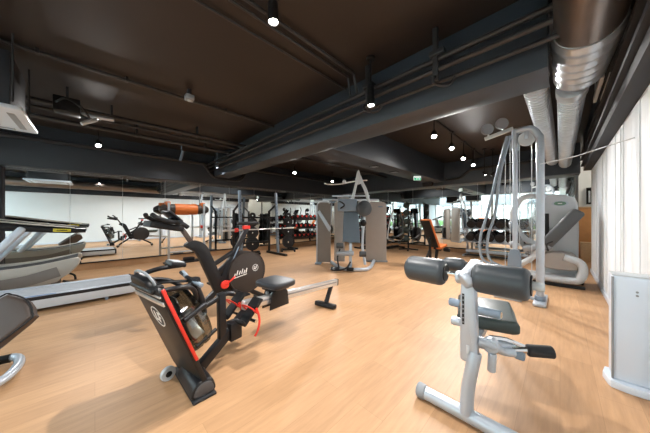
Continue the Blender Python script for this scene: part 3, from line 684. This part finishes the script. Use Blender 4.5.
mb.tube([(-.40, .05, .12), (.28, .05, .12), (.40, .05, .18), (.43, .05, .34), (.38, .05, .46)], .05, 14, smooth=5)
mb.tube([(-.10, -.27, .74), (-.20, -.27, .50), (-.40, -.27, .30), (-.46, -.27, .12)], .05, 12, smooth=5)
mb.build('tubular_frame', M_lgrey, lp)
MB().box((.95, .12, .04), (-.02, -.27, .022), bev=.01).build('floor_runner', M_black, lp)
MB().box((.95, .12, .07), (-.02, .12, .036), bev=.01).build('floor_runner', M_black, lp)
mb = MB(Matrix.Translation((-.50, -.1, .95)) @ Euler((0, R(-18), 0)).to_matrix().to_4x4()); mb.cyl((-.04, 0, 0), (.04, 0, 0), .22, n=28, bev=.025); mb.build('foot_plate', mat('slate_plastic', (.12, .145, .17), .45, noise=.05), lp)
mb = MB(); mb.cyl((-.46, -.1, .70), (-.58, -.1, .66), .07, bev=.01); mb.bar((-.44, -.1, .85), (-.30, -.1, .5), .06, .06); mb.build('foot_plate_arm', M_mgrey, lp)
for s in (-.31, .08):
    h = MB().tube([(.0, s, .62), (-.02, s, .74), (.06, s, .80)], .016, 8, smooth=4).build('hand_grip', M_black, lp)

# ---- white free-standing unit at the right edge ----------------------------
wp = thing('white_floor_unit', 'slim white floor-standing panel unit on a curved foot at the right edge', 'appliance', (.365, 2.80, 0))
MB().box((.19, .17, .76), (0, 0, .435), bev=.012, seg=3).build('cabinet', M_whitepl, wp)
mb = MB(); mb.prof([(-.115, -.085), (-.08, -.12), (0, -.135), (.08, -.125), (.115, -.09), (.115, .10), (-.115, .10)], 0, .055, 'xy', bev=.008, smooth=2); mb.build('foot', M_whitepl, wp)
for s in (-1, 1): MB().box((.012, .02, .75), (s*.092, -.085, .435), bev=.003).build('edge_trim', M_mgrey if s < 0 else M_lgrey, wp)
for z in (.715, .69): MB().lathe([(.0005, 0), (.007, 0), (.007, .004), (.0005, .005)], (.018, -.085, z), (0, -1, 0), 16).build('button', M_mgrey, wp)
MB().box((.19, .16, .012), (0, 0, .82), bev=.004).build('top_cap', M_lgrey, wp)

# ---- lat machine, centre ----------------------------------------------------
lm = thing('lat_machine', 'grey twin-stack lat machine with blue-grey back pad in the middle of the room', 'exercise machine', (-3.72, 4.58, 0), R(37))
def housing(name, x0, x1, y, z1, m, th=.05):
    w = x1-x0
    mb = MB(); mb.prof([(x0, .05), (x1, .05), (x1, z1-.10), (x1-.05*w, z1-.04), (x1-.25*w, z1), (x0+.25*w, z1), (x0+.05*w, z1-.04), (x0, z1-.10)], y, y+th, 'xz', bev=.012)
    return mb.build(name, m, lm)
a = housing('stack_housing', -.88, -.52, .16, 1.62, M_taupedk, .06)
MB().box((.035, .09, 1.50), (-.885, .19, .80), bev=.012).build('edge_strip', M_silver, a)
MB().tube([(-.87, .19, 1.52), (-.84, .19, 1.60), (-.74, .19, 1.645), (-.62, .19, 1.64), (-.54, .19, 1.60)], .03, 10, smooth=4).build('top_rim', M_lgrey, a)
MB().box((.16, .3, .05), (-.84, .2, .026), bev=.012).build('foot', M_bluegrey, a)
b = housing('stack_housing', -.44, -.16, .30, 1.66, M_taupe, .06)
MB().box((.10, .012, .03), (-.30, .296, 1.52), bev=.003).build('badge', M_bluegrey, b)
mb = MB()
for k in range(12): mb.box((.15, .10, .04), (-.68, .33, .12+k*.045), bev=.004)
mb.build('weight_stack', M_black, a)
mb = MB()
for x in (-.72, -.64): mb.cyl((x, .33, .06), (x, .33, 1.5), .010, n=8)
mb.build('guide_rod', M_chrome, a)
c = housing('stack_housing', .40, .96, .62, 1.66, M_taupe, .08)
MB().box((.12, .012, .035), (.80, .615, 1.52), bev=.003).build('badge', M_bluegrey, c)
MB().box((.62, .10, .05), (.68, .66, .026), bev=.012).build('foot', M_mgrey, c)
mb = MB(); mb.prof([(-.86, 1.36), (-.80, 1.42), (-.50, .95), (-.55, .85)], .08, .10, 'xz', bev=.004); mb.bar((-.50, .25, 1.60), (-.54, .2, .9), .03, .03, .004); mb.build('stay', M_silver, lm)
MB(Matrix.Translation((.035, -.36, 1.00)) @ Euler((R(-7), 0, R(2))).to_matrix().to_4x4()).prof([(-.175, -.35), (.16, -.37), (.20, -.30), (.165, .34), (.10, .37), (-.13, .37), (-.18, .32), (-.20, -.28)], -.04, .04, 'xz', bev=.025, smooth=2, seg=4).build('back_pad', M_bluevinyl, lm)
mb = MB(Matrix.Translation((-.06, -.32, 1.52)) @ Euler((R(-5), 0, 0)).to_matrix().to_4x4()); mb.box((.46, .10, .30), bev=.03, seg=4)
hp = mb.build('head_pad', M_bluegrey, lm)
MB().tube([(-.26, -.36, 1.60), (-.22, -.45, 1.60), (-.12, -.45, 1.52), (-.22, -.44, 1.44)], .018, 8, smooth=4).build('grip', M_black, hp)
mb = MB(); mb.bar((.0, -.27, .62), (.0, -.2, 1.70), .06, .08, .01); mb.bar((0, -.2, 1.66), (0, .3, 1.70), .06, .06, .01); mb.bar((.0, .32, .04), (0, .32, 1.75), .07, .07, .01)
mb.bar((-.75, .3, 1.70), (.75, .62, 1.70), .05, .05, .01); mb.bar((-.5, .32, 1.80), (.5, .4, 1.80), .03, .04, .006)
mb.build('spine', M_silver, lm)
mb = MB(); mb.tube([(.06, -.12, 1.66), (.12, -.06, 1.95), (.19, .0, 2.24)], .035, 12, smooth=4); mb.tube([(.46, -.05, 1.60), (.38, -.03, 1.90), (.28, .0, 2.12), (.23, .0, 2.26)], .042, 12, smooth=4)
mb.prof([(.12, 2.08), (.28, 2.08), (.25, 2.30), (.21, 2.42), (.18, 2.38), (.15, 2.28)], -.05, .05, 'xz', bev=.014, smooth=2)
mb.build('overhead_frame', M_lgrey, lm)
mb = MB(); mb.tube([(-.62, -.20, 2.07), (-.52, -.16, 2.05), (-.25, -.10, 2.06), (.05, -.05, 2.12), (.30, 0, 2.15), (.42, .04, 2.16)], .018, 10, smooth=4)
pb = mb.build('pull_bar', M_alu, lm); MB().cyl((-.17, -.1, 2.09), (-.13, -.08, 2.15), .04, bev=.01).build('pulley', M_lgrey, pb)
pd = MB().lathe([(.02, -.05), (.15, -.05), (.185, -.035), (.195, 0), (.185, .035), (.15, .05), (.02, .05)], (.33, -.33, 1.44), (.35, -1, 0), 28).build('round_pad', M_vinyl, lm)
MB().cyl((.33, -.30, 1.44), (.30, -.05, 1.5), .025).build('pad_arm', M_silver, pd)
k = MB().ball((.32, -.34, 1.10), .075, (1, .9, 1.1), 16).build('grip_ball', M_black, lm)
mb = MB(); mb.tube([(.38, -.10, 1.6), (.34, -.22, 1.25), (.31, -.25, .9), (.30, -.30, .5), (.36, -.36, .12)], .032, 12, smooth=4); mb.build('side_post', M_silver, lm)
mb = MB(); mb.tube([(-.52, .25, .045), (-.30, -.30, .045), (-.10, -.56, .045), (.25, -.56, .045), (.46, -.35, .045), (.62, .55, .045)], .042, 12, smooth=4)
mb.bar((0, .32, .05), (0, -.5, .05), .07, .06, .01); mb.bar((.02, -.40, .06), (.02, -.34, .64), .06, .07, .01)
mb.build('base_frame', M_silver, lm)
mb = MB(); mb.box((.40, .32, .08), (-.10, -.48, .40), bev=.03, seg=3); s = mb.build('seat', M_mgrey, lm)
for x, z in ((-.22, .58), (.30, .40)):
    MB().cyl((x-.08, -.56, z), (x+.08, -.56, z), .065, bev=.02, n=20).build('knee_roller', M_vinyl, lm)
mb = MB(); mb.tube([(-.40, -.62, .05), (-.38, -.70, .05), (-.20, -.74, .06), (-.05, -.62, .10), (.02, -.5, .2)], .020, 10, smooth=4); mb.box((.20, .14, .03), (-.32, -.66, .07), (R(15), 0, 0), .008)
mb.box((.16, .12, .03), (.02, -.66, .07), (R(15), 0, 0), .008); mb.tube([(-.24, -.60, .1), (-.28, -.52, .3), (-.22, -.50, .5)], .018, 8, smooth=4); mb.build('foot_pedals', M_black, lm)

# ---- orange incline bench ---------------------------------------------------
ib = thing('incline_bench', 'incline bench with black pad and orange edges behind the roller pads', 'bench', (-2.36, 6.1, 0), R(78))
mb = MB(Matrix.Translation((.02, 0, .80)) @ Euler((0, R(-30), 0)).to_matrix().to_4x4())
mb.box((.055, .29, .84), (.028, 0, 0), bev=.02, seg=3); bp = mb.build('backrest', M_orange, ib)
mb = MB(Matrix.Translation((.02, 0, .80)) @ Euler((0, R(-30), 0)).to_matrix().to_4x4()); mb.box((.03, .25, .80), (-.012, 0, 0), bev=.01); mb.build('back_board', M_black, bp)
MB(Matrix.Translation((.42, 0, .46)) @ Euler((0, R(-12), 0)).to_matrix().to_4x4()).box((.34, .30, .07), bev=.025, seg=3).build('seat', M_orange, ib)
mb = MB(); mb.bar((-.35, 0, .06), (.62, 0, .06), .06, .07, .01); mb.bar((.28, 0, .06), (.36, 0, .44), .06, .06, .01); mb.bar((.05, 0, .06), (.02, 0, .72), .05, .06, .01)
mb.bar((-.2, 0, .08), (.05, 0, .42), .04, .05, .008); mb.bar((.22, 0, .42), (.5, 0, .40), .05, .05, .008)
mb.build('frame', M_black, ib)
for x, w in ((-.36, .5), (.62, .36)): MB().box((.07, w, .06), (x, 0, .032), bev=.014).build('foot_bar', M_black, ib)
for s in (-1, 1): MB().cyl((.60, s*.04, .36), (.60, s*.2, .36), .05, bev=.015).build('ankle_roller', M_black, ib)

# ---- dumbbells --------------------------------------------------------------
def dumbbell_proto(label, group, r=.10, L=.30, n=20, bandm=None):
    t = thing('dumbbell', label, 'dumbbell', (0, 0, 0), 0, group)
    MB().cyl((0, -.07, 0), (0, .07, 0), .016, n=10).build('handle', M_chrome, t)
    for s in (-1, 1):
        h = MB().cyl((0, s*.065, 0), (0, s*L/2, 0), r, n=n, bev=.014).build('head', M_rubber, t)
        if bandm: MB().cyl((0, s*L/2, 0), (0, s*(L/2+.004), 0), r*.55, n=n).build('end_disc', bandm, h)
    return t
dr = thing('dumbbell_rack', 'silver two-tier rack of large round dumbbells before the back mirror', 'rack', (-1.36, 8.55, 0))
for s in (-1, 1):
    MB().bar((s*.78, .18, .05), (s*.78, .10, 1.22), .06, .05, .008).build('upright', M_silver, dr)
    MB().box((.07, .62, .06), (s*.78, .0, .032), bev=.014).build('foot', M_silver, dr)
for z, y in ((.90, .02), (.50, -.08)):
    MB(Matrix.Translation((0, y, z)) @ Euler((R(14), 0, 0)).to_matrix().to_4x4()).box((1.62, .34, .03), bev=.006).build('shelf', M_silver, dr)
MB().box((1.50, .09, .08), (0, -.12, .17), bev=.012).build('cross_beam', M_silver, dr)
MB().box((1.5, .14, .03), (0, -.22, .06), bev=.008).build('kick_plate', M_black, dr)
d0 = None
for row, (z, y) in enumerate(((.90, 8.57), (.50, 8.47))):
    for k in range(6):
        if d0 is None: d0 = dumbbell_proto('', 'round dumbbells on the silver rack', .118, .32, 28, M_satin); o = d0
        else: o = copy_tree(d0)
        o.location = (-1.98+k*.25, y, z+.138); o.rotation_euler = (R(14), 0, 0)
        o['label'] = 'large black round dumbbell, %s from the left on the %s shelf of the silver rack' % (ORD[k], ('upper', 'lower')[row])

rk = thing('dumbbell_rack', 'black three-tier dumbbell rack by the left mirrors beyond the barbell stand', 'rack', (-7.28, 6.3, 0), R(-90))
for s in (-1, 1):
    MB().bar((s*.85, -.12, .04), (s*.85, .16, 1.30), .06, .06, .008).build('upright', M_black, rk)
    MB().box((.07, .6, .06), (s*.85, .0, .032), bev=.014).build('foot', M_black, rk)
for z, y in ((.40, -.06), (.78, .03), (1.14, .10)):
    MB(Matrix.Translation((0, y, z)) @ Euler((R(12), 0, 0)).to_matrix().to_4x4()).box((1.74, .26, .03), bev=.006).build('shelf', M_black, rk)
d1 = None
for row, (z, dx) in enumerate(((1.14, .10), (.78, .03), (.40, -.06))):
    for k in range(8):
        if d1 is None: d1 = dumbbell_proto('', 'small dumbbells on the black rack', .075, .24, 16, M_red); o = d1
        else: o = copy_tree(d1)
        o.location = (-7.28+dx, 5.52+k*.222, z+.094); o.rotation_euler = (0, R(12), R(90)); o.rotation_euler = Euler((R(12), 0, 0)).to_matrix().to_euler(); o.rotation_euler = (R(12), 0, R(-90))
        o['label'] = 'small red-ended dumbbell, %s from the near end on the %s shelf of the black rack' % (ORD[k], ('top', 'middle', 'bottom')[row])

# ---- barbell stand by the left mirrors --------------------------------------
bs = thing('squat_rack', 'black squat rack with two tall blue-grey uprights by the left mirrors', 'rack', (-6.55, 3.65, 0), R(90))
for s in (-1, 1):
    u = MB().bar((s*.62, -.05, .06), (s*.62, .10, 2.02), .075, .075, .01).build('upright', M_bluegrey, bs)
    mb = MB()
    for k in range(12): mb.cyl((s*.62, -.05+.15*(.5+k*.1)/1.96-.045, .56+k*.1), (s*.62, -.05+.15*(.5+k*.1)/1.96-.035, .56+k*.1), .012, n=10)
    mb.build('hole_row', M_black, u)
    MB().box((.08, 1.15, .07), (s*.62, .05, .036), bev=.012).build('foot_beam', M_black, bs)
    mb = MB(); mb.bar((s*.62, .05, 1.66), (s*.62, .50, 1.42), .05, .05, .008); mb.bar((s*.62, .50, .06), (s*.62, .50, 1.45), .06, .06, .008); mb.build('rear_strut', M_black, bs)
    mb = MB(); mb.bar((s*.62, -.05, .84), (s*.62, -.28, .79), .05, .06, .008); mb.bar((s*.62, -.27, .80), (s*.62, -.28, .90), .05, .02, .006); mb.build('bar_hook', M_black, bs)
MB().bar((-.62, .5, .4), (.62, .5, .4), .06, .06, .008).build('cross_beam', M_black, bs)
MB().bar((-.62, .12, 1.22), (.62, .12, 1.22), .05, .05, .008).build('cross_beam', M_black, bs)
bb = thing('barbell', 'long steel barbell with a red collar resting on the squat rack hooks', 'barbell', (-6.335, 3.65, .868), R(90))
MB().cyl((-1.20, 0, 0), (1.20, 0, 0), .016, n=12).build('shaft', M_alu, bb)
for s in (-1, 1):
    MB().cyl((s*.86, 0, 0), (s*1.22, 0, 0), .027, n=14).build('sleeve', M_alu, bb)
MB().cyl((-.90, 0, 0), (-.80, 0, 0), .055, n=18, bev=.01).build('collar', M_red, bb)
MB().cyl((1.12, 0, 0), (1.22, 0, 0), .03, n=18, bev=.01).build('end_cap', M_orange, bb)
def plate_tree(loc, rz, label):
    t = thing('weight_plate_tree', label, 'rack', loc, rz, 'weight plate trees')
    MB().bar((0, 0, .05), (0, 0, 1.35), .07, .07, .01).build('post', M_satin, t)
    for s in (-1, 1): MB().bar((-.3, s*.22, .035), (.3, s*.22, .035), .06, .06, .01).build('foot', M_satin, t)
    MB().bar((0, -.25, .06), (0, .25, .06), .06, .06, .01).build('foot', M_satin, t)
    for k, (z, r) in enumerate(((.35, .22), (.72, .19), (1.05, .15), (1.28, .10))):
        for s in (-1, 1):
            MB().cyl((s*.03, 0, z), (s*.26, 0, z), .02, n=10).build('peg', M_chrome, t)
    return t
PL = None
def plates(t, group, near):
    global PL
    M = Matrix.Translation(t.location) @ t.rotation_euler.to_matrix().to_4x4()
    for k, (z, r) in enumerate(((.35, .22), (.72, .19), (1.05, .15), (1.28, .10))):
        for s in (-1, 1):
            for j in range(2):
                mb = MB().lathe([(.025, -.02), (r*.5, -.02), (r*.6, -.012), (r*.88, -.012), (r*.92, -.022), (r, -.018), (r, .018), (r*.92, .022), (r*.88, .012), (r*.6, .012), (r*.5, .02), (.025, .02)], (0, 0, 0), (1, 0, 0), 24)
                o = mb.build('weight_plate', M_rubber); o.location = M @ Vector((s*(.085+.05*j), 0, z)); o.rotation_euler = t.rotation_euler
                tag(o, '%s black weight plate on the %s %s peg, tree %s' % (('inner', 'outer')[j], ('lowest', 'second', 'third', 'topmost')[k], ('left' if s < 0 else 'right'), near), 'weight plate', group)
tr1 = plate_tree((-7.25, 3.75, 0), R(-25), 'weight plate tree between the squat rack and the left mirrors'); plates(tr1, 'weight plates by the squat rack', 'behind the squat rack')
tr2 = plate_tree((-6.95, 5.0, 0), R(-35), 'weight plate tree beside the far end of the squat rack'); plates(tr2, 'weight plates by the barbell end', 'at the barbell end')

# ---- orange padded roll on posts --------------------------------------------
bo = thing('padded_roll_stand', 'orange and dark brown padded roll held high on steel posts by the left mirrors', 'exercise station', (-7.40, 1.80, 0), R(90))
mb = MB(); mb.lathe([(.02, -.62), (.07, -.60), (.12, -.52), (.135, -.44), (.14, -.2), (.14, .2), (.135, .44), (.12, .52), (.07, .60), (.02, .62)], (0, 0, 1.45), (1, 0, 0), 28)
ro = mb.build('roll_core', M_brown, bo)
MB().cyl((-.26, 0, 1.45), (.30, 0, 1.45), .150, n=32, bev=.02).build('orange_sleeve', M_orange, ro)
for x in (-.42, .44):
    mb = MB(); mb.box((.12, .20, .10), (x, 0, 1.60), bev=.02); mb.box((.06, .06, .16), (x, -.12, 1.55), bev=.012); mb.build('orange_clamp', M_orange, bo)
for x in (-.42, .44):
    MB().bar((x, -.17, .04), (x, -.17, 1.62), .05, .05, .006).build('post', M_steel, bo)
    MB().box((.09, .20, .03), (x, -.12, 1.32), bev=.006).build('bracket', M_lgrey, bo)
MB().box((1.05, .32, .035), (0, -.17, .02), bev=.008).build('base_plate', M_black, bo)
MB().bar((-.42, -.17, .3), (.44, -.17, .3), .04, .04, .006).build('cross_bar', M_steel, bo)
MB().box((.26, .18, .09), (.05, -.17, .08), bev=.02).build('counterweight', M_black, bo)

# ---- treadmills ---------------------------------------------------------------
tm = thing('treadmill', 'flat pale grey treadmill with dark side stripe, nearest the camera on the left', 'treadmill', (-5.12, -.62, 0))
mb = MB()
for s in (-1, 1): mb.prof([(-1.10, .05), (1.05, .05), (1.09, .08), (1.09, .18), (1.05, .205), (-1.10, .215)], s*.37, s*.26, 'yz', bev=.012)
deck = mb.build('deck', M_deckside, tm)
for s in (-1, 1):
    MB().box((.016, 2.16, .045), (s*.366, 0, .192), (R(-.25), 0, 0), .004).build('side_stripe', M_satin, deck)
    MB().bar((s*.31, -1.05, .217), (s*.31, 1.05, .207), .09, .012, .003).build('foot_rail', M_deckside, deck)
MB().bar((.34, -1.0, .2255), (.34, .25, .219), .022, .004, .001).build('blue_stripe', mat('blue_print', (.10, .22, .48), .4, noise=.05), deck)
mb = MB(); mb.box((.52, 2.10, .03), (0, 0, .195), (R(-.25), 0, 0), .006); mb.cyl((-.26, 1.05, .165), (.26, 1.05, .165), .035); mb.build('running_belt', mat('belt_glancing_sheen', (.36, .39, .43), .5, noise=.08, nscale=20), tm)  # pale grey of the worn belt stands in for its glancing reflection
MB().box((.74, .05, .15), (0, 1.095, .125), bev=.015).build('rear_cover', M_satin, tm)
for s in (-1, 1):
    for y in (.75, -.85): MB().cyl((s*.31, y, 0), (s*.31, y, .09), .022, n=14, bev=.005).build('levelling_foot', M_bluegrey, tm)
MB().prof([(-1.42, .08), (-.72, .08), (-.70, .34), (-.85, .42), (-1.25, .40), (-1.42, .28)], -.43, .43, 'yz', bev=.03, smooth=2, seg=3).build('motor_hood', M_deckside, tm)
for s in (-1, 1):
    MB().bar((s*.40, -1.08, .36), (s*.36, -1.36, 1.22), .07, .12, .016).build('upright', M_whitepl, tm)
    MB().tube([(s*.36, -1.36, 1.18), (s*.38, -1.15, 1.12), (s*.38, -.85, 1.08), (s*.36, -.70, 1.06)], .022, 10, smooth=4).build('handrail', M_bluegrey, tm)
con = MB(Matrix.Translation((0, -1.38, 1.27)) @ Euler((R(28), 0, 0)).to_matrix().to_4x4()).box((.78, .10, .26), bev=.035, seg=3).build('console', M_bluegrey, tm)
MB(Matrix.Translation((0, -1.33, 1.35)) @ Euler((R(28), 0, 0)).to_matrix().to_4x4()).box((.50, .02, .24), bev=.01).build('screen', M_screen, con)

cv = thing('treadmill', 'grey curved-deck treadmill with long dark handrail, second from the camera', 'treadmill', (-6.33, -1.05, 0))
for s in (-1, 1):
    mb = MB(); mb.prof([(-1.0, .12), (.40, .12), (.64, .20), (.80, .34), (.87, .46), (.85, .53), (.76, .525), (.40, .46), (0, .43), (-.5, .46), (-.9, .54), (-1.05, .52), (-1.08, .27)], s*.43, s*.33, 'yz', bev=.02, smooth=2, seg=3)
    p = mb.build('side_panel', M_beige, cv)
    MB().tube([(s*.435, -.95, .25), (s*.437, -.4, .21), (s*.437, .2, .22), (s*.436, .62, .33)], .085, 10, smooth=4, ry=.005).build('side_band', M_taupedk, p)
mb = MB(); P = []
for k in range(25):
    yy = -.98+k*1.8/24; P.append((yy, .39+.13*((yy+.1)/.88)**2))
mb.prof(P+[(a, b-.03) for a, b in P[::-1]], -.32, .32, 'yz'); mb.build('slat_belt', M_rubber, cv)
mb = MB(); mb.box((.86, .08, .10), (0, -.85, .055), bev=.014); mb.box((.86, .08, .10), (0, .55, .055), bev=.014); mb.tube([(-.4, .66, .16), (-.4, .76, .10), (-.36, .78, .02)], .018, 8, smooth=3); mb.tube([(.4, .66, .16), (.4, .76, .10), (.36, .78, .02)], .018, 8, smooth=3); mb.build('base', M_black, cv)
for s in (-1, 1):
    MB().bar((s*.40, -.20, .42), (s*.41, .26, 1.08), .09, .21, .03, (1, 0, 0)).build('upright', M_whitepl, cv)
    hr = MB(); hr.tube([(s*.42, -.95, 1.24), (s*.43, -.4, 1.17), (s*.43, .2, 1.08), (s*.42, .72, 1.015), (s*.40, .93, 1.005)], [.10, .095, .09, .08, .07, .06, .055, .05, .045, .042, .04], 12, smooth=5, ry=.05)
    h = hr.build('handrail', M_satin, cv)
    MB().tube([(s*.42, -.95, 1.34), (s*.43, -.4, 1.255), (s*.43, .2, 1.145), (s*.42, .80, 1.055)], .012, 10, smooth=5, ry=.055).build('top_inlay', M_beige, h)
    MB().box((.006, .20, .05), (s*.475, .66, 1.02), (R(-4), 0, 0), .002).build('yellow_label', M_yellow, h)
    MB().box((.003, .12, .014), (s*.479, .66, 1.02), (R(-4), 0, 0)).build('label_print', M_black, h)
mb = MB(); mb.bar((-.43, -.92, 1.235), (.43, -.92, 1.235), .06, .08, .014); mb.build('cross_bar', M_satin, cv)
MB(Matrix.Translation((0, -.98, 1.30)) @ Euler((R(25), 0, 0)).to_matrix().to_4x4()).box((.40, .04, .24), bev=.014).build('console', M_screen, cv)

# ---- low padded bench at the left edge ------------------------------------------
lb = thing('low_bench', 'dark brown padded bench end with looped grey foot at the lower left edge', 'bench', (-3.02, -.85, 0), R(90))
mb = MB(Matrix.Translation((.20, 0, .33)) @ Euler((0, R(-40), 0)).to_matrix().to_4x4() @ Euler((R(55), 0, 0)).to_matrix().to_4x4())
mb.prof([(-.25, -.15), (.26, -.15), (.33, -.11), (.36, 0), (.33, .11), (.26, .15), (-.25, .15)], -.05, .05, 'xy', bev=.03, smooth=2, seg=4)
pad = mb.build('pad', M_leather, lb)
mb = MB(Matrix.Translation((.20, 0, .33)) @ Euler((0, R(-40), 0)).to_matrix().to_4x4() @ Euler((R(55), 0, 0)).to_matrix().to_4x4())
mb.tube([(-.24, -.152, .04), (.26, -.152, .04), (.335, -.11, .04), (.365, 0, .04), (.335, .11, .04), (.26, .152, .04), (-.24, .152, .04)], .006, 8, smooth=3); mb.build('piping', M_black, pad)
mb = MB(); mb.bar((-.28, 0, .07), (.10, 0, .27), .06, .06, .01); mb.bar((-.35, 0, .07), (.25, 0, .07), .05, .05, .01); mb.box((.07, .55, .05), (-.36, 0, .028), bev=.012); mb.build('frame', M_mgrey, lb)
lo = MB().tube([(.05, -.24, .06), (.22, -.24, .06), (.37, -.20, .07), (.42, 0, .08), (.37, .20, .07), (.22, .24, .06), (.05, .24, .06)], .030, 14, smooth=5).build('foot_loop', M_silver, lb)
for s in (-1, 1): MB().tube([(.06, s*.24, .06), (.22, s*.24, .06), (.35, s*.208, .068)], .034, 14, smooth=4).build('rubber_sleeve', M_black, lo)
mb = MB(); mb.bar((-.3, -.24, .06), (.06, -.24, .06), .05, .05, .008); mb.bar((-.3, .24, .06), (.06, .24, .06), .05, .05, .008); mb.build('loop_arm', M_mgrey, lb)

# ---- cross trainers and ball tree before the back wall ----------------------------
def crosstrainer(loc, rz, label):
    t = thing('cross_trainer', label, 'cross trainer', loc, rz, 'black cross trainers in the far corner')
    mb = MB(); mb.bar((-.75, 0, .06), (.75, 0, .06), .10, .08, .014)
    for x in (-.75, .75): mb.box((.08, .56, .06), (x, 0, .032), bev=.014)
    mb.build('base', M_black, t)
    MB().cyl((.42, -.12, .45), (.42, .12, .45), .32, n=32, bev=.03).build('flywheel_cover', M_satin, t)
    MB().bar((.40, 0, .5), (.25, 0, 1.45), .09, .10, .014).build('mast', M_black, t)
    MB(Matrix.Translation((.22, 0, 1.50)) @ Euler((0, R(-30), 0)).to_matrix().to_4x4()).box((.06, .34, .26), bev=.02).build('console', M_screen, t)
    for s in (-1, 1):
        MB().tube([(.38, s*.22, .45), (.34, s*.26, .9), (.20, s*.27, 1.25), (.08, s*.26, 1.55), (.10, s*.24, 1.75)], .022, 10, smooth=4).build('moving_arm', M_lgrey if s > 0 else M_black, t)
        f = MB().bar((.40, s*.2, .35+.12*s), (-.55, s*.2, .20), .05, .06, .01).build('pedal_arm', M_mgrey, t)
        MB().box((.36, .15, .05), (-.30, s*.2, .275+.03*s), bev=.012).build('foot_plate', M_black, f)
    return t
crosstrainer((-5.45, 8.05, 0), R(-88), 'black cross trainer by the back mirror, left of its pair')
crosstrainer((-4.62, 7.95, 0), R(-92), 'black cross trainer by the back mirror, right of its pair')
bt = thing('ball_tree', 'slim black stand holding dark medicine balls by the back mirror', 'rack', (-3.95, 8.25, 0))
MB().cyl((0, 0, .04), (0, 0, 1.70), .028, n=14).build('post', M_black, bt)
mb = MB()
for k in range(4): a = k*PI/2+.4; mb.bar((0, 0, .06), (.34*math.cos(a), .34*math.sin(a), .03), .05, .04, .008)
mb.build('feet', M_black, bt)
M_ball = mat('green_black_rubber', (.030, .045, .040), .6, noise=.2, bump=.2, bscale=90)
for k, z in enumerate((.42, .74, 1.06, 1.38, 1.66)):
    MB().lathe([(.095, 0), (.107, 0), (.107, .012), (.095, .012)], (.0, -.15, z-.06), (0, 0, 1), 20, closed=True).bar((0, -.02, z-.055), (0, -.06, z-.055), .02, .014).build('ring', M_satin, bt)
    o = MB().ball((0, 0, 0), .115, n=20).build('medicine_ball', M_ball); o.location = (-3.95, 8.10, z+.0045)
    tag(o, 'dark green medicine ball, %s from the bottom of the slim ball stand' % ORD[k], 'ball', 'medicine balls on the ball stand')
# ------------------------------------------------------------------ light, world and camera
sc = bpy.context.scene
w = bpy.data.worlds.new('sky'); sc.world = w; w.use_nodes = True
bg = w.node_tree.nodes['Background']; bg.inputs['Color'].default_value = (.80, .91, 1.0, 1); bg.inputs['Strength'].default_value = 9.5
for k in range(nW):
    a = XL+k*wW
    l = bpy.data.lights.new('window_portal', 'AREA'); l.shape = 'RECTANGLE'; l.size = wW-.14; l.size_y = 2.86; l.cycles.is_portal = True
    o = bpy.data.objects.new('window_portal', l); C.objects.link(o); o.location = (a+wW/2, YF-.12, 1.48); o.rotation_euler = (R(90), 0, 0)
l = bpy.data.lights.new('corridor_lamp', 'POINT'); l.energy = 45; l.color = (1, .86, .68); l.shadow_soft_size = .12
o = bpy.data.objects.new('corridor_lamp', l); C.objects.link(o); o.location = (1.5, 9.4, 2.7)
cam = bpy.data.cameras.new('camera'); co = bpy.data.objects.new('camera', cam); C.objects.link(co)
co.location = (0, 0, 1.25); co.rotation_euler = (R(90), 0, R(45.3))
cam.sensor_width = 36; cam.lens = 36*232.5/650; cam.clip_start = .05; cam.clip_end = 200
sc.camera = co
vs = sc.view_settings; vs.view_transform = 'Standard'; vs.look = 'None'; vs.gamma = 1; vs.exposure = -0.15; vs.use_curve_mapping = False
